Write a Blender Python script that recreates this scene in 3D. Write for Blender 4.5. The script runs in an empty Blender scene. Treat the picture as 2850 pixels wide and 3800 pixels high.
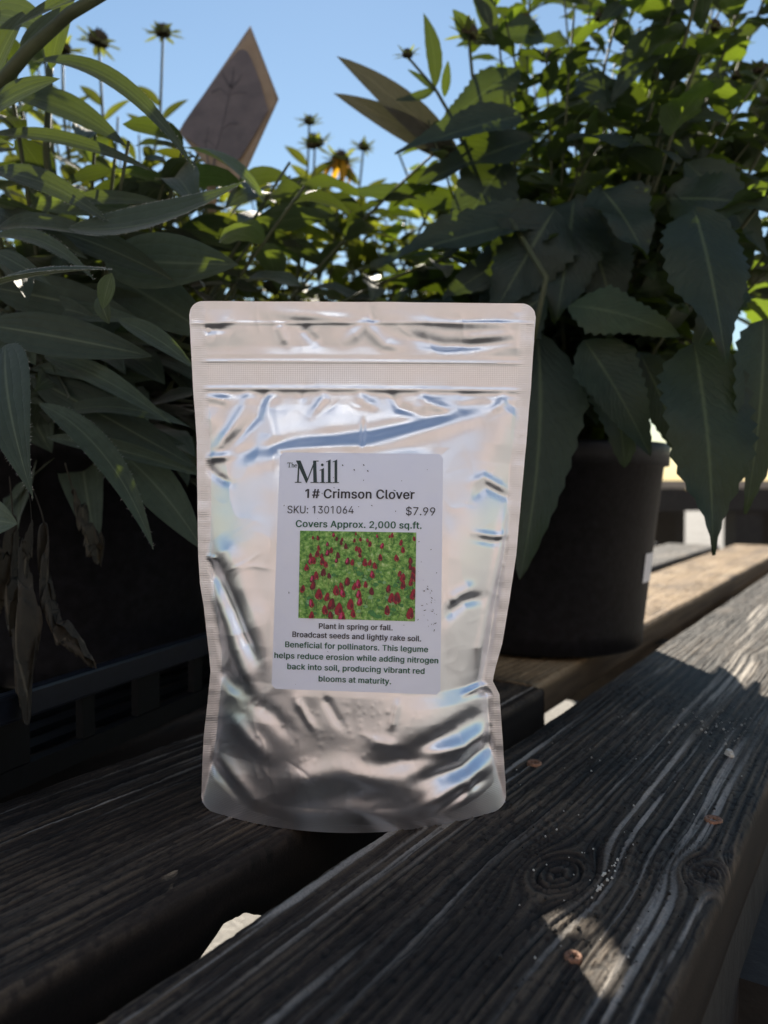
import bpy, math, random
import numpy as np
from mathutils import Vector
rnd = random.Random(7)
SC = bpy.context.scene
COL = SC.collection

# ------------------------------------------------------------------ camera
CAM_H = 0.157
F_PX = 2854.0
PITCH = math.radians(1.73)
cam_d = bpy.data.cameras.new('camera')
cam = bpy.data.objects.new('camera', cam_d); COL.objects.link(cam)
cam.location = (0, 0, CAM_H)
cam.rotation_euler = (math.radians(90) - PITCH, 0, 0)
cam_d.sensor_fit = 'AUTO'; cam_d.sensor_width = 36.0
cam_d.lens = F_PX / 3800 * 36
cam_d.clip_start = 0.01; cam_d.clip_end = 3000
cam_d.dof.use_dof = True; cam_d.dof.focus_distance = 0.352; cam_d.dof.aperture_fstop = 9.0
SC.camera = cam

# ------------------------------------------------------------------ sky and sun
SUN_EL = math.radians(34.5)
SUN_AZ = math.radians(-2.4)          # from +Y towards +X
W = bpy.data.worlds.new('World'); SC.world = W; W.use_nodes = True
nt = W.node_tree
bg = nt.nodes['Background']
sky = nt.nodes.new('ShaderNodeTexSky'); sky.sky_type = 'NISHITA'; sky.sun_disc = False
sky.sun_elevation = SUN_EL; sky.sun_rotation = SUN_AZ
sky.air_density = 1.5; sky.dust_density = 0.02; sky.ozone_density = 2.5
nt.links.new(sky.outputs[0], bg.inputs[0]); bg.inputs[1].default_value = 0.052
sd = bpy.data.lights.new('sun', 'SUN'); sd.energy = 5.0; sd.angle = math.radians(0.5)
sd.color = (1.0, 0.91, 0.77)
sun = bpy.data.objects.new('sun', sd); COL.objects.link(sun)
SUNV = Vector((math.sin(SUN_AZ)*math.cos(SUN_EL), math.cos(SUN_AZ)*math.cos(SUN_EL), math.sin(SUN_EL)))
sun.rotation_euler = SUNV.to_track_quat('Z', 'Y').to_euler()
VS = SC.view_settings
VS.view_transform = 'Standard'; VS.look = 'None'; VS.exposure = 1.22; VS.gamma = 1.0
try: VS.use_curve_mapping = False
except Exception: pass
SC.cycles.max_bounces = 8; SC.cycles.transparent_max_bounces = 8

# ------------------------------------------------------------------ helpers
K = 2850/1659.0
def Pf(px, py, y):
    """point at world depth y that lies along the view direction of full-size pixel px,py"""
    a, b = px - 1425.0, 1900.0 - py
    d = Vector((a, F_PX*math.cos(PITCH) + b*math.sin(PITCH), -F_PX*math.sin(PITCH) + b*math.cos(PITCH)))
    k = y / d.y
    return Vector((d.x*k, y, CAM_H + d.z*k))
def P(px, py, y): return Pf(px*K, py*K, y)
def proj(p):
    v = p - Vector((0, 0, CAM_H))
    f = v.y*math.cos(PITCH) - v.z*math.sin(PITCH)
    u = v.y*math.sin(PITCH) + v.z*math.cos(PITCH)
    f = max(f, 1e-4)
    return ((1425 + v.x/f*F_PX)/K, (1900 - u/f*F_PX)/K)

def link(o, parent=None, **props):
    COL.objects.link(o)
    if parent is not None: o.parent = parent
    for k, v in props.items(): o[k] = v
    return o
def empty(name, loc=(0, 0, 0), rz=0.0, **props):
    o = bpy.data.objects.new(name, None); o.location = loc; o.rotation_euler = (0, 0, rz); o.empty_display_size = .02
    return link(o, None, **props)

class MB:
    def __init__(s): s.v = []; s.f = []; s.uv = []; s.m = []; s.t = []
    def add(s, verts, faces, uvs=None, mat=0, tint=0.5):
        n = len(s.v); s.v.extend(verts)
        s.uv.extend(uvs if uvs else [(0, 0)]*len(verts)); s.t.extend([tint]*len(verts))
        for f in faces: s.f.append(tuple(i+n for i in f)); s.m.append(mat)
    def box(s, c, half, rz=0.0, mat=0, tilt=None):
        ca, sa = math.cos(rz), math.sin(rz); vs = []
        for dz in (-1, 1):
            for dx, dy in ((-1, -1), (1, -1), (1, 1), (-1, 1)):
                x, y = dx*half[0], dy*half[1]
                vs.append((c[0]+x*ca-y*sa, c[1]+x*sa+y*ca, c[2]+dz*half[2]))
        s.add(vs, [(3, 2, 1, 0), (4, 5, 6, 7), (0, 1, 5, 4), (1, 2, 6, 5), (2, 3, 7, 6), (3, 0, 4, 7)], mat=mat)
    def tube(s, pts, r0, r1, n=6, mat=0, tint=.5):
        vs = []; k = len(pts)
        for i, p in enumerate(pts):
            p = Vector(p)
            t = Vector(pts[min(i+1, k-1)]) - Vector(pts[max(i-1, 0)])
            if t.length < 1e-9: t = Vector((0, 0, 1))
            t.normalize()
            a = t.cross(Vector((.31, .95, .12))); a.normalize(); b = t.cross(a)
            r = r0 + (r1-r0)*i/(k-1)
            for j in range(n):
                an = 2*math.pi*j/n; vs.append(tuple(p + a*(r*math.cos(an)) + b*(r*math.sin(an))))
        fs = [(i*n+j, i*n+(j+1) % n, (i+1)*n+(j+1) % n, (i+1)*n+j) for i in range(k-1) for j in range(n)]
        fs.append(tuple(range(n-1, -1, -1))); fs.append(tuple((k-1)*n+j for j in range(n)))
        s.add(vs, fs, mat=mat, tint=tint)
    def lathe(s, prof, c, n=64, mat=0, sx=1.0, sy=1.0):
        vs = []; k = len(prof)
        for r, z in prof:
            for j in range(n):
                a = 2*math.pi*j/n; vs.append((c[0]+r*sx*math.cos(a), c[1]+r*sy*math.sin(a), c[2]+z))
        s.add(vs, [(i*n+j, i*n+(j+1) % n, (i+1)*n+(j+1) % n, (i+1)*n+j) for i in range(k-1) for j in range(n)], mat=mat)
    def build(s, name, mats, parent=None, smooth=True, **props):
        me = bpy.data.meshes.new(name); me.from_pydata([tuple(v) for v in s.v], [], s.f)
        if not isinstance(mats, (list, tuple)): mats = [mats]
        for m in mats: me.materials.append(m)
        if len(mats) > 1: me.polygons.foreach_set('material_index', s.m)
        uv = me.uv_layers.new(name='UVMap'); li = np.empty(len(me.loops), dtype=np.int32)
        me.loops.foreach_get('vertex_index', li)
        uv.data.foreach_set('uv', np.asarray(s.uv, dtype=np.float32)[li].ravel())
        at = me.attributes.new('tint', 'FLOAT', 'POINT'); at.data.foreach_set('value', np.asarray(s.t, dtype=np.float32))
        if smooth: me.polygons.foreach_set('use_smooth', [True]*len(me.polygons))
        me.update()
        return link(bpy.data.objects.new(name, me), parent, **props)

# value noise (numpy)
def _hash(ix, iy, seed):
    h = (ix.astype(np.int64)*374761393 + iy.astype(np.int64)*668265263 + seed*144665) & 0xFFFFFFFF
    h = ((h ^ (h >> 13))*1274126177) & 0xFFFFFFFF
    h = h ^ (h >> 16)
    return (h & 0xFFFF)/65535.0
def vnoise(x, y, seed=0):
    x, y = np.broadcast_arrays(np.asarray(x, float), np.asarray(y, float))
    ix, iy = np.floor(x), np.floor(y); fx, fy = x-ix, y-iy
    fx = fx*fx*(3-2*fx); fy = fy*fy*(3-2*fy)
    a, b = _hash(ix, iy, seed), _hash(ix+1, iy, seed)
    c, d = _hash(ix, iy+1, seed), _hash(ix+1, iy+1, seed)
    return (a*(1-fx)+b*fx)*(1-fy) + (c*(1-fx)+d*fx)*fy
def fbm(x, y, seed=0, oct=4):
    s, a, t = 0, 1.0, 0
    for i in range(oct):
        s = s + a*vnoise(x*2**i, y*2**i, seed+i*17); t += a; a *= .5
    return s/t

# ------------------------------------------------------------------ materials
def mat(name):
    m = bpy.data.materials.new(name); m.use_nodes = True
    return m, m.node_tree, m.node_tree.nodes['Principled BSDF']
def N(t, kind, **kw):
    n = t.nodes.new(kind)
    for k, v in kw.items():
        if k in n.bl_rna.properties: setattr(n, k, v)
        else: n.inputs[k].default_value = v
    return n
def ramp(t, src, stops, interp='LINEAR'):
    r = t.nodes.new('ShaderNodeValToRGB'); r.color_ramp.interpolation = interp
    e = r.color_ramp.elements
    while len(e) < len(stops): e.new(0.5)
    for el, (p, c) in zip(e, stops): el.position = p; el.color = (*c, 1)
    t.links.new(src, r.inputs[0]); return r.outputs[0]
def bump(t, h, strength, dist, bsdf):
    b = N(t, 'ShaderNodeBump', Strength=strength, Distance=dist)
    t.links.new(h, b.inputs['Height']); t.links.new(b.outputs[0], bsdf.inputs['Normal']); return b
def noise_fac(t, scale, detail=4, rough=.6, coord='Object', vec=None):
    n = N(t, 'ShaderNodeTexNoise', Scale=scale, Detail=detail, Roughness=rough)
    if vec is None:
        tc = t.nodes.new('ShaderNodeTexCoord'); vec = tc.outputs[coord]
    t.links.new(vec, n.inputs['Vector']); return n.outputs['Fac']

def simple(name, col, rough=.6, metal=0.0, var=.25, scale=60, bmp=0.0, spec=.5):
    m, t, b = mat(name)
    f = noise_fac(t, scale)
    c = ramp(t, f, [(.3, tuple(x*(1-var) for x in col)), (.7, tuple(min(1, x*(1+var)) for x in col))])
    t.links.new(c, b.inputs['Base Color'])
    b.inputs['Roughness'].default_value = rough; b.inputs['Metallic'].default_value = metal
    b.inputs['Specular IOR Level'].default_value = spec
    if bmp: bump(t, f, .6, bmp, b)
    return m

def wood_mat(name, dark, mid, light, streak):
    m, t, b = mat(name)
    g = N(t, 'ShaderNodeAttribute', attribute_name='grain').outputs['Fac']
    s = N(t, 'ShaderNodeAttribute', attribute_name='streak').outputs['Fac']
    c = N(t, 'ShaderNodeAttribute', attribute_name='crack').outputs['Fac']
    base = ramp(t, g, [(0.0, dark), (.5, mid), (1.0, light)])
    mx = N(t, 'ShaderNodeMix', data_type='RGBA'); t.links.new(s, mx.inputs[0])
    t.links.new(base, mx.inputs[6]); mx.inputs[7].default_value = (*streak, 1)
    m2 = N(t, 'ShaderNodeMix', data_type='RGBA'); t.links.new(c, m2.inputs[0])
    t.links.new(mx.outputs[2], m2.inputs[6]); m2.inputs[7].default_value = (.008, .007, .006, 1)
    f = noise_fac(t, 900, 3, .7)
    m3 = N(t, 'ShaderNodeMix', data_type='RGBA', blend_type='MULTIPLY'); m3.inputs[0].default_value = .55
    t.links.new(m2.outputs[2], m3.inputs[6])
    fr = ramp(t, f, [(.3, (.45, .45, .45)), (.65, (1.15, 1.15, 1.15))]); t.links.new(fr, m3.inputs[7])
    t.links.new(m3.outputs[2], b.inputs['Base Color'])
    b.inputs['Roughness'].default_value = .7; b.inputs['Specular IOR Level'].default_value = .25
    bump(t, f, .5, .0006, b)
    return m

def leaf_mat(name, c0, c1, trans, rough=.5, sheen=0.0, tfac=.4, veins=8.0, long=False):
    m, t, b = mat(name)
    out = t.nodes['Material Output']
    tint = N(t, 'ShaderNodeAttribute', attribute_name='tint').outputs['Fac']
    uv = N(t, 'ShaderNodeUVMap').outputs[0]
    sep = N(t, 'ShaderNodeSeparateXYZ'); t.links.new(uv, sep.inputs[0])
    av = N(t, 'ShaderNodeMath', operation='ABSOLUTE'); t.links.new(sep.outputs[1], av.inputs[0])
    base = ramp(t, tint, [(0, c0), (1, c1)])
    mot = noise_fac(t, 130, 4, .6)
    mm = N(t, 'ShaderNodeMix', data_type='RGBA', blend_type='MULTIPLY'); mm.inputs[0].default_value = .5
    t.links.new(base, mm.inputs[6]); t.links.new(ramp(t, mot, [(.3, (.55, .55, .55)), (.7, (1.2, 1.2, 1.15))]), mm.inputs[7])
    rib = ramp(t, av.outputs[0], [(0.0, (1, 1, 1)), (.07, (0, 0, 0))])
    mr = N(t, 'ShaderNodeMix', data_type='RGBA'); t.links.new(rib, mr.inputs[0]); t.links.new(mm.outputs[2], mr.inputs[6])
    mr.inputs[7].default_value = (c1[0]*1.6+.02, c1[1]*1.5+.02, c1[2]*1.4+.015, 1)
    t.links.new(mr.outputs[2], b.inputs['Base Color'])
    b.inputs['Roughness'].default_value = rough; b.inputs['Specular IOR Level'].default_value = .35
    if sheen: b.inputs['Sheen Weight'].default_value = sheen; b.inputs['Sheen Roughness'].default_value = .4
    # side veins: slanted stripes from the midrib
    mw = N(t, 'ShaderNodeMath', operation='MULTIPLY'); t.links.new(mot, mw.inputs[0]); mw.inputs[1].default_value = .10
    a1 = N(t, 'ShaderNodeMath', operation='MULTIPLY_ADD'); t.links.new(av.outputs[0], a1.inputs[0]); a1.inputs[1].default_value = .45 if long else -.28
    t.links.new(mw.outputs[0], a1.inputs[2])
    a2 = N(t, 'ShaderNodeMath', operation='ADD'); a2.inputs[0].default_value = 0.0
    if not long: t.links.new(sep.outputs[0], a2.inputs[0])
    t.links.new(a1.outputs[0], a2.inputs[1])
    a3 = N(t, 'ShaderNodeMath', operation='MULTIPLY'); t.links.new(a2.outputs[0], a3.inputs[0]); a3.inputs[1].default_value = veins*6.2832
    a4 = N(t, 'ShaderNodeMath', operation='SINE'); t.links.new(a3.outputs[0], a4.inputs[0])
    a5 = N(t, 'ShaderNodeMath', operation='ABSOLUTE'); t.links.new(a4.outputs[0], a5.inputs[0])
    a6 = N(t, 'ShaderNodeMath', operation='POWER'); t.links.new(a5.outputs[0], a6.inputs[0]); a6.inputs[1].default_value = .35
    a7 = N(t, 'ShaderNodeMath', operation='ADD'); t.links.new(a6.outputs[0], a7.inputs[0]); t.links.new(mot, a7.inputs[1])
    bp = bump(t, a7.outputs[0], .32, .0012, b)
    tr = N(t, 'ShaderNodeBsdfTranslucent'); t.links.new(ramp(t, tint, [(0, tuple(q*.55 for q in trans)), (.75, trans), (1, tuple(q*2.6 for q in trans))]), tr.inputs[0])  # top tint: backlit glow put into the translucent colour
    t.links.new(bp.outputs[0], tr.inputs['Normal'])
    ms = N(t, 'ShaderNodeMixShader'); ms.inputs[0].default_value = tfac
    t.links.new(b.outputs[0], ms.inputs[1]); t.links.new(tr.outputs[0], ms.inputs[2]); t.links.new(ms.outputs[0], out.inputs[0])
    return m

M = {}
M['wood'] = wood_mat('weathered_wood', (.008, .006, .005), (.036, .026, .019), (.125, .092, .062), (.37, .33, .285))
M['wood_sunlit'] = wood_mat('sunlit_wood', (.10, .066, .038), (.30, .205, .115), (.44, .32, .19), (.48, .38, .26))  # lit copy of the shaded bench timber: sunlight put into the tan
M['leaf_fuzzy'] = leaf_mat('fuzzy_leaf', (.040, .062, .048), (.075, .105, .070), (.11, .15, .012), .6, .30, .30, 3.0, True)
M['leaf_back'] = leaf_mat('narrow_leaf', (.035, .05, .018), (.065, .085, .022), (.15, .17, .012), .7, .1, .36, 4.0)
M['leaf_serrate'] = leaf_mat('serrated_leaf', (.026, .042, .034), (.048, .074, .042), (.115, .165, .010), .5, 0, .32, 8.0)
M['leaf_pale'] = leaf_mat('tan_leaf', (.055, .053, .040), (.075, .070, .052), (.06, .06, .03), .6, .2, .25, 3.0)
M['leaf_dry'] = leaf_mat('dry_leaf', (.040, .036, .029), (.075, .068, .052), (.08, .055, .03), .8, 0, .15, 3.0)
M['hair'] = simple('leaf_hair', (.75, .75, .68), .6)
M['stem'] = simple('green_stem', (.05, .06, .025), .7)
M['stem_dark'] = simple('brown_stem', (.07, .06, .035), .6)
M['cone'] = simple('flower_cone', (.05, .04, .02), .8, var=.5, scale=400, bmp=.001)
M['petal'] = leaf_mat('yellow_petal', (.34, .15, .02), (.45, .25, .02), (.30, .16, .008), .6, 0, .5, 3.0)
M['bract'] = leaf_mat('bract', (.06, .08, .03), (.10, .11, .04), (.25, .28, .03), .6, .2, .3, 3.0)
M['pot'] = simple('black_plastic_pot', (.008, .008, .010), .5, var=.5, scale=140, bmp=.0006, spec=.22)
M['tray'] = simple('black_plastic_tray', (.008, .011, .018), .32, var=.25, scale=200, spec=.5)  # rim plastic: the bluish light it catches is put into the colour
M['tray_dark'] = simple('dark_tray_plastic', (.0035, .004, .005), .5, var=.3, scale=200, spec=.2)  # same plastic for slats and floor, their shade put into the colour
M['soil'] = simple('potting_soil', (.045, .03, .02), .95, var=.6, scale=300, bmp=.004)
M['paper'] = simple('white_sticker', (.72, .72, .74), .5, var=.03)
M['rust'] = simple('rusty_screw', (.27, .14, .085), .6, .35, var=.4, scale=900, bmp=.0004)
M['grit'] = simple('pale_grit', (.6, .57, .5), .8, var=.2)
M['dirt'] = simple('dark_grit', (.02, .017, .014), .9, var=.4)
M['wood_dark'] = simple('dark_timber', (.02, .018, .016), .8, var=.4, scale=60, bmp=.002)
M['tag'] = None

# ------------------------------------------------------------------ ground and added building behind
def ground_mat():
    m, t, b = mat('gravel_concrete')
    f = noise_fac(t, 3.0, 6, .65); f2 = noise_fac(t, 120, 4, .7)
    c = ramp(t, f, [(.3, (.215, .20, .185)), (.7, (.32, .305, .285))])
    mm = N(t, 'ShaderNodeMix', data_type='RGBA', blend_type='MULTIPLY'); mm.inputs[0].default_value = .7
    t.links.new(c, mm.inputs[6]); t.links.new(ramp(t, f2, [(.3, (.5, .5, .5)), (.65, (1.2, 1.2, 1.2))]), mm.inputs[7])
    t.links.new(mm.outputs[2], b.inputs['Base Color']); b.inputs['Roughness'].default_value = .9
    bump(t, f2, .7, .01, b); return m
GZ = -0.40
g = MB(); g.add([(-900, -900, GZ), (900, -900, GZ), (900, 900, GZ), (-900, 900, GZ)], [(0, 1, 2, 3)])
g.build('ground', ground_mat(), None, smooth=False, kind='structure')

# ------------------------------------------------------------------ bench
YAW = math.radians(33.6)
D = Vector((math.sin(YAW), math.cos(YAW), 0)); T = Vector((math.cos(YAW), -math.sin(YAW), 0))
bench = empty('plank_bench', (0, 0, 0), math.radians(90) - YAW,
              label='weathered grey plank bench carrying the silver pouch and the potted plants', category='bench')
def plank(s0, s1, t0, t1, th, seed, knots=(), fine=None, streak_amt=1.0, m='wood', z0=0.0, chips=(), cracks=()):
    """top, sides and underside in one closed skin; local x along the plank, local y = -t"""
    if fine:
        a, b_, step = fine
        ss = np.concatenate([np.arange(s0, a, .012), np.arange(a, b_, step), np.arange(b_, s1, .006), [s1]])
        nt_ = int((t1-t0)/.0006)
    else:
        ss = np.concatenate([np.arange(s0, s1, .01), [s1]]); nt_ = 60
    tt = np.linspace(t0, t1, nt_)
    S, TT = np.meshgrid(ss, tt, indexing='ij')
    w = TT + .010*(fbm(S*2.2, TT*5, seed)-.5) + .0013*(fbm(S*12, TT*30, seed+3)-.5)
    psi = w.copy(); ring = np.zeros_like(w); inside = np.zeros_like(w); near = np.zeros_like(w)
    for ks, kt, R, el in knots:
        ds, dt = (S-ks)/el, w-kt
        d = np.sqrt(ds*ds+dt*dt)
        q = R*R/np.maximum(d*d, R*R)*np.exp(-(d/(6*R))**2)
        psi = psi - dt*q
        ring = ring + np.maximum(R-d, 0); inside = np.maximum(inside, np.clip((R-d)/R*2, 0, 1)); near = np.maximum(near, np.exp(-(d/(2.1*R))**2))
    ph = psi/.0066 + 1.9*fbm(psi*40, S*.8, seed+5, 3)*3
    ph = ph + ring/.0034 + .9*inside*fbm(S*60, TT*90, seed+6)
    psi = psi + .9*ring
    fr = ph-np.floor(ph)
    g1 = np.where(fr < .78, (fr/.78)**1.6, 1-(fr-.78)/.22)            # soft early wood, sharp late wood
    fibre = fbm(S*9+psi*30, psi*1100, seed+8, 3)
    fib2 = fbm(S*45, psi*2600, seed+9, 2)
    pits = vnoise(S*420, TT*620, seed+30)
    ga = .15+.5*fbm(S*1.5, psi*45, seed+70, 2)
    blot = fbm(S*14, TT*22, seed+71, 4)
    grain = np.clip(ga*g1+.55*fibre+.40*fib2+1.0*(blot-.5)-.20-.9*np.clip(pits-.60, 0, 1), 0, 1)
    big = fbm(S*1.8+3, psi*26, seed+11, 3)
    thin = fbm(S*2.4, psi*330, seed+12, 2)
    streak = np.clip((thin-.64)*11, 0, 1)*np.clip((big-.52)*7, 0, 1)*.55 + np.clip((fbm(S*3.2, psi*300, seed+14, 2)-.66)*14, 0, 1)*np.clip((big-.40)*6, 0, 1)*.9
    brk = fbm(S*22, psi*420, seed+15, 3)
    streak = np.clip(streak*streak_amt*np.clip(.1+1.5*fibre-.9*np.clip(brk-.45, 0, 1)*2-.5*np.clip(pits-.5, 0, 1), 0, 1.2), 0, .9)*(1-near)
    streak = streak*np.clip((fbm(S*5.5+7, psi*90, seed+16, 2)-.36)*5, .08, 1)
    crack = np.zeros_like(w)
    for c0, c1, lev, wd in cracks:
        e = np.clip((S-c0)/.04, 0, 1)*np.clip((c1-S)/.04, 0, 1)
        off = lev+.0028*(fbm(S*9, S*0+.5, seed+20)-.5)+.0008*(fbm(S*90, S*0+.2, seed+21)-.5)
        crack = np.maximum(crack, e*np.exp(-((psi-off)/wd)**2))
    for ks, kt, R, el in knots:                                       # radial checks in the knots
        an = np.arctan2(TT-kt, (S-ks)/el); d = np.sqrt(((S-ks)/el)**2+(TT-kt)**2)
        for q_ in range(4):
            a0 = seed+q_*1.7; da = np.abs(np.angle(np.exp(1j*(an-a0))))
            crack = np.maximum(crack, np.clip(1-d/(R*1.1), 0, 1)*np.exp(-(da*d/.0006)**2)*.8)
    z = .0016*ga*(g1-.5)*(1-.4*inside)+.0010*(fibre-.5)+.0016*(fib2-.5)-.0013*np.clip(pits-.62, 0, 1)-.0016*crack+.0016*(fbm(S*5, TT*12, seed+2)-.5)
    chipn = fbm(S*28, S*0+.3, seed+40)
    e = np.minimum(TT-t0, t1-TT); rr = .0035+.003*chipn
    z = z - np.where(e < rr, rr-np.sqrt(np.maximum(rr*rr-(rr-e)**2, 0)), 0)*.9
    # sides and underside
    ns = len(ss); thv = np.full(ns, th)
    for c0, c1, dz in chips:
        thv = thv - dz*np.clip((ss-c0)/.015, 0, 1)*np.clip((c1-ss)/.015, 0, 1)*(.72+.6*fbm(ss*75, ss*0, seed+41))
    depth = np.array([.12, .3, .5, .72, .9, 1.0])
    def side(tc, zc, sg):
        zz = zc[:, None]*(1-depth)[None, :]-thv[:, None]*depth[None, :]
        tv = tc+sg*(.0012*(fbm(ss[:, None]*14, depth[None, :]*5, seed+50)-.5)-.002*(depth[None, :] > .95)) + 0*zz
        gr = np.clip(-.1+.55*fbm(ss[:, None]*9, depth[None, :]*26, seed+51), 0, 1)  # side faces kept darker: their shade is put into the grain value
        return tv, zz, gr
    tl, zl, gl = side(t0, z[:, 0], -1); tr, zr, gr_ = side(t1, z[:, -1], 1)
    Tall = np.concatenate([tl[:, ::-1], TT, tr], 1); Zall = np.concatenate([zl[:, ::-1], z, zr], 1)
    G = np.concatenate([gl[:, ::-1], grain, gr_], 1)
    pad = depth.size
    STK = np.pad(streak, ((0, 0), (pad, pad))); CR = np.pad(crack, ((0, 0), (pad, pad)))
    nc = Tall.shape[1]
    Sall = np.broadcast_to(ss[:, None], Tall.shape)
    endn = (fbm(Tall[0]*120, Zall[0]*120, seed+60)-.5)*.006
    Sall = Sall.copy(); Sall[0] += endn; Sall[-1] += endn
    V = np.stack([Sall, -Tall, Zall+z0], -1).reshape(-1, 3)
    i = np.arange(ns-1)[:, None]*nc; j = np.arange(nc)[None, :]; j2 = (j+1) % nc
    Fq = np.stack([i+j, i+nc+j, i+nc+j2, i+j2], -1).reshape(-1, 4)[:, ::-1]
    me = bpy.data.meshes.new('plank')
    nf = len(Fq)
    me.vertices.add(len(V)); me.vertices.foreach_set('co', V.ravel().astype(np.float32))
    caps = [np.arange(nc), np.arange(nc)[::-1]+(ns-1)*nc]
    loops = np.concatenate([Fq.ravel()]+caps).astype(np.int32)
    starts = np.concatenate([np.arange(nf)*4, [nf*4, nf*4+nc]]).astype(np.int32)
    me.loops.add(len(loops)); me.loops.foreach_set('vertex_index', loops)
    me.polygons.add(nf+2); me.polygons.foreach_set('loop_start', starts)
    sm = np.ones(nf+2, dtype=bool); sm[-2:] = False
    me.polygons.foreach_set('use_smooth', sm)
    for nm, arr in (('grain', G), ('streak', STK), ('crack', CR)):
        at = me.attributes.new(nm, 'FLOAT', 'POINT'); at.data.foreach_set('value', arr.ravel().astype(np.float32))
    me.materials.append(M[m]); me.update(calc_edges=True); me.validate()
    return link(bpy.data.objects.new('plank', me), bench)
def st(px, py):      # full-size pixel on the bench top -> (s, t)
    b = 1814.0
    y = CAM_H*F_PX/(py-b); x = (px-1425)/F_PX*y
    return (x*D.x+y*D.y, x*T.x+y*T.y)
k1 = st(2080, 3260); k2 = st(2640, 3260); k3 = st(2860, 2440)
front_plank = plank(-.10, 3.2, -.1938, -.0541, .036, 3,
    knots=[(k1[0], k1[1], .012, 1.7), (k2[0], k2[1], .009, 1.5), (k3[0], k3[1], .010, 1.6)], fine=(.08, .62, .0009), streak_amt=1.9,
    cracks=[(.08, .34, -.102, .0006), (.05, .26, -.085, .0005), (.3, .6, -.12, .0004), (.1, .5, -.165, .0004), (.16, .30, -.135, .0005), (.22, .36, -.108, .0005), (.12, .22, -.150, .0004), (.28, .44, -.078, .0005), (.2, .27, -.068, .0004), (.34, .5, -.14, .0005), (.4, .7, -.10, .0005)])
a0 = st(1984, 2552)[0]
left_plank = plank(-.25, a0, -.3727, -.2275, .0335, 21, fine=(.05, a0-.01, .001), streak_amt=2.1,
    chips=[(st(790, 3340)[0], st(1100, 3185)[0], .0085)], cracks=[(.0, .3, -.29, .0005), (.1, .45, -.33, .0004), (.2, .5, -.255, .0004)])
plank(a0+.006, 2.36, -.378, -.238, .030, 33, fine=(a0+.02, .9, .002), m='wood_sunlit')
plank(-.3, 2.30, -.545, -.405, .034, 44)
plank(-.3, 2.33, -.715, -.577, .034, 55)
plank(-.3, 2.31, -.890, -.750, .034, 66)
def joist(s, t0, t1, z0, z1, hw=.019):
    b = MB(); b.box((s, -(t0+t1)/2, (z0+z1)/2), (hw, (t1-t0)/2, (z1-z0)/2))
    return b.build('joist', M['wood_plain'], bench, smooth=False)
M['wood_plain'] = simple('old_timber', (.09, .072, .056), .8, var=.4, scale=40, bmp=.002)
for s_ in (-.05, 1.02, 1.5, 2.2): joist(s_, -.885, -.06, -.130, -.040)
for s_, t_ in ((-.05, -.09), (-.05, -.86), (2.2, -.09), (2.2, -.86), (1.02, -.86)):
    b = MB(); b.box((s_+.06, -t_, -.225), (.04, .04, .175)); b.build('leg', M['wood_plain'], bench, smooth=False)
# lower shelf board seen under the front edge
b = MB(); b.box((.42, .015, -.20), (.46, .045, .012)); b.build('shelf_board', M['wood_plain'], bench, smooth=False)
b = MB(); b.box((.42, -.115, -.205), (.46, .045, .012)); b.build('shelf_board', M['wood_plain'], bench, smooth=False)
b = MB(); b.box((.74, .008, -.085), (.36, .050, .017)); b.build('ledge_board', M['wood_dark'], bench, smooth=False)
for y_, z_ in ((.12, -.150), (.265, -.152)):
    b = MB(); b.box((.55, y_*-1+.145, z_), (.85, .066, .012)); b.build('shelf_board', M['wood_dark'], bench, smooth=False)
b = MB(); b.box((.35, .066, -.090), (.55, .010, .052)); b.build('apron_board', M['wood_dark'], bench, smooth=False)
b = MB(); b.box((.40, .02, -.25), (.045, .045, .148)); b.build('leg', M['wood_plain'], bench, smooth=False)
# screws driven into the front plank
def screw(px, py, rad=.0042):
    s, t = st(px, py)
    b = MB(); c = (s, -t, .0004)
    b.lathe([(rad, -.0012), (rad, .0006), (rad*.86, .0012), (rad*.5, .0002), (rad*.42, -.0012), (.0001, -.0014)], c, 20)
    for k in range(6):
        a = k*math.pi/3; b.box((c[0]+rad*.62*math.cos(a), c[1]+rad*.62*math.sin(a), c[2]+.0003), (rad*.22, rad*.10, .0006), a)
    return b.build('screw', M['rust'], front_plank)
screw(1988, 2846); screw(2663, 3063); screw(2140, 3590, .003)
# grit lying on the plank
b = MB()
def crumb(c, r):
    vs = [(c[0]+r*math.cos(a)*(1 if k < 5 else .6)*rnd.uniform(.6, 1.1), c[1]+r*math.sin(a)*rnd.uniform(.6, 1.1), c[2]+(0 if k < 5 else r*.9)) for k, a in [(i, 2*math.pi*(i % 5)/5) for i in range(10)]]
    b.add(vs, [(i, (i+1) % 5, 5+(i+1) % 5, 5+i) for i in range(5)]+[(5, 6, 7, 8, 9)])
def world_on(px, py):
    s, t = st(px, py); return D*s+T*t+Vector((0, 0, .0006))
for _ in range(70):
    px, py = rnd.uniform(1900, 2820), rnd.uniform(2650, 3600)
    s, t = st(px, py)
    if -.18 < t < -.065: crumb(world_on(px, py), rnd.uniform(.00025, .0006))
for _ in range(80):
    px, py = rnd.gauss(2650, 110), rnd.gauss(2700, 35); s, t = st(px, py)
    if -.18 < t < -.065: crumb(world_on(px, py), rnd.choice((.0002, .0003, .0004, .0008)))
for _ in range(22):
    k = rnd.random(); px, py = 2230+75*k+rnd.gauss(0, 9), 3340-120*k+rnd.gauss(0, 9); crumb(world_on(px, py), rnd.uniform(.0003, .0009))
crumb(world_on(2721, 2815), .0032); crumb(world_on(2727, 2822), .002)
b.build('pale_grit', M['grit'], None, smooth=False, kind='stuff', label='pale grit scattered over the front plank beside the pouch', category='grit')
b = MB()
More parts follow.
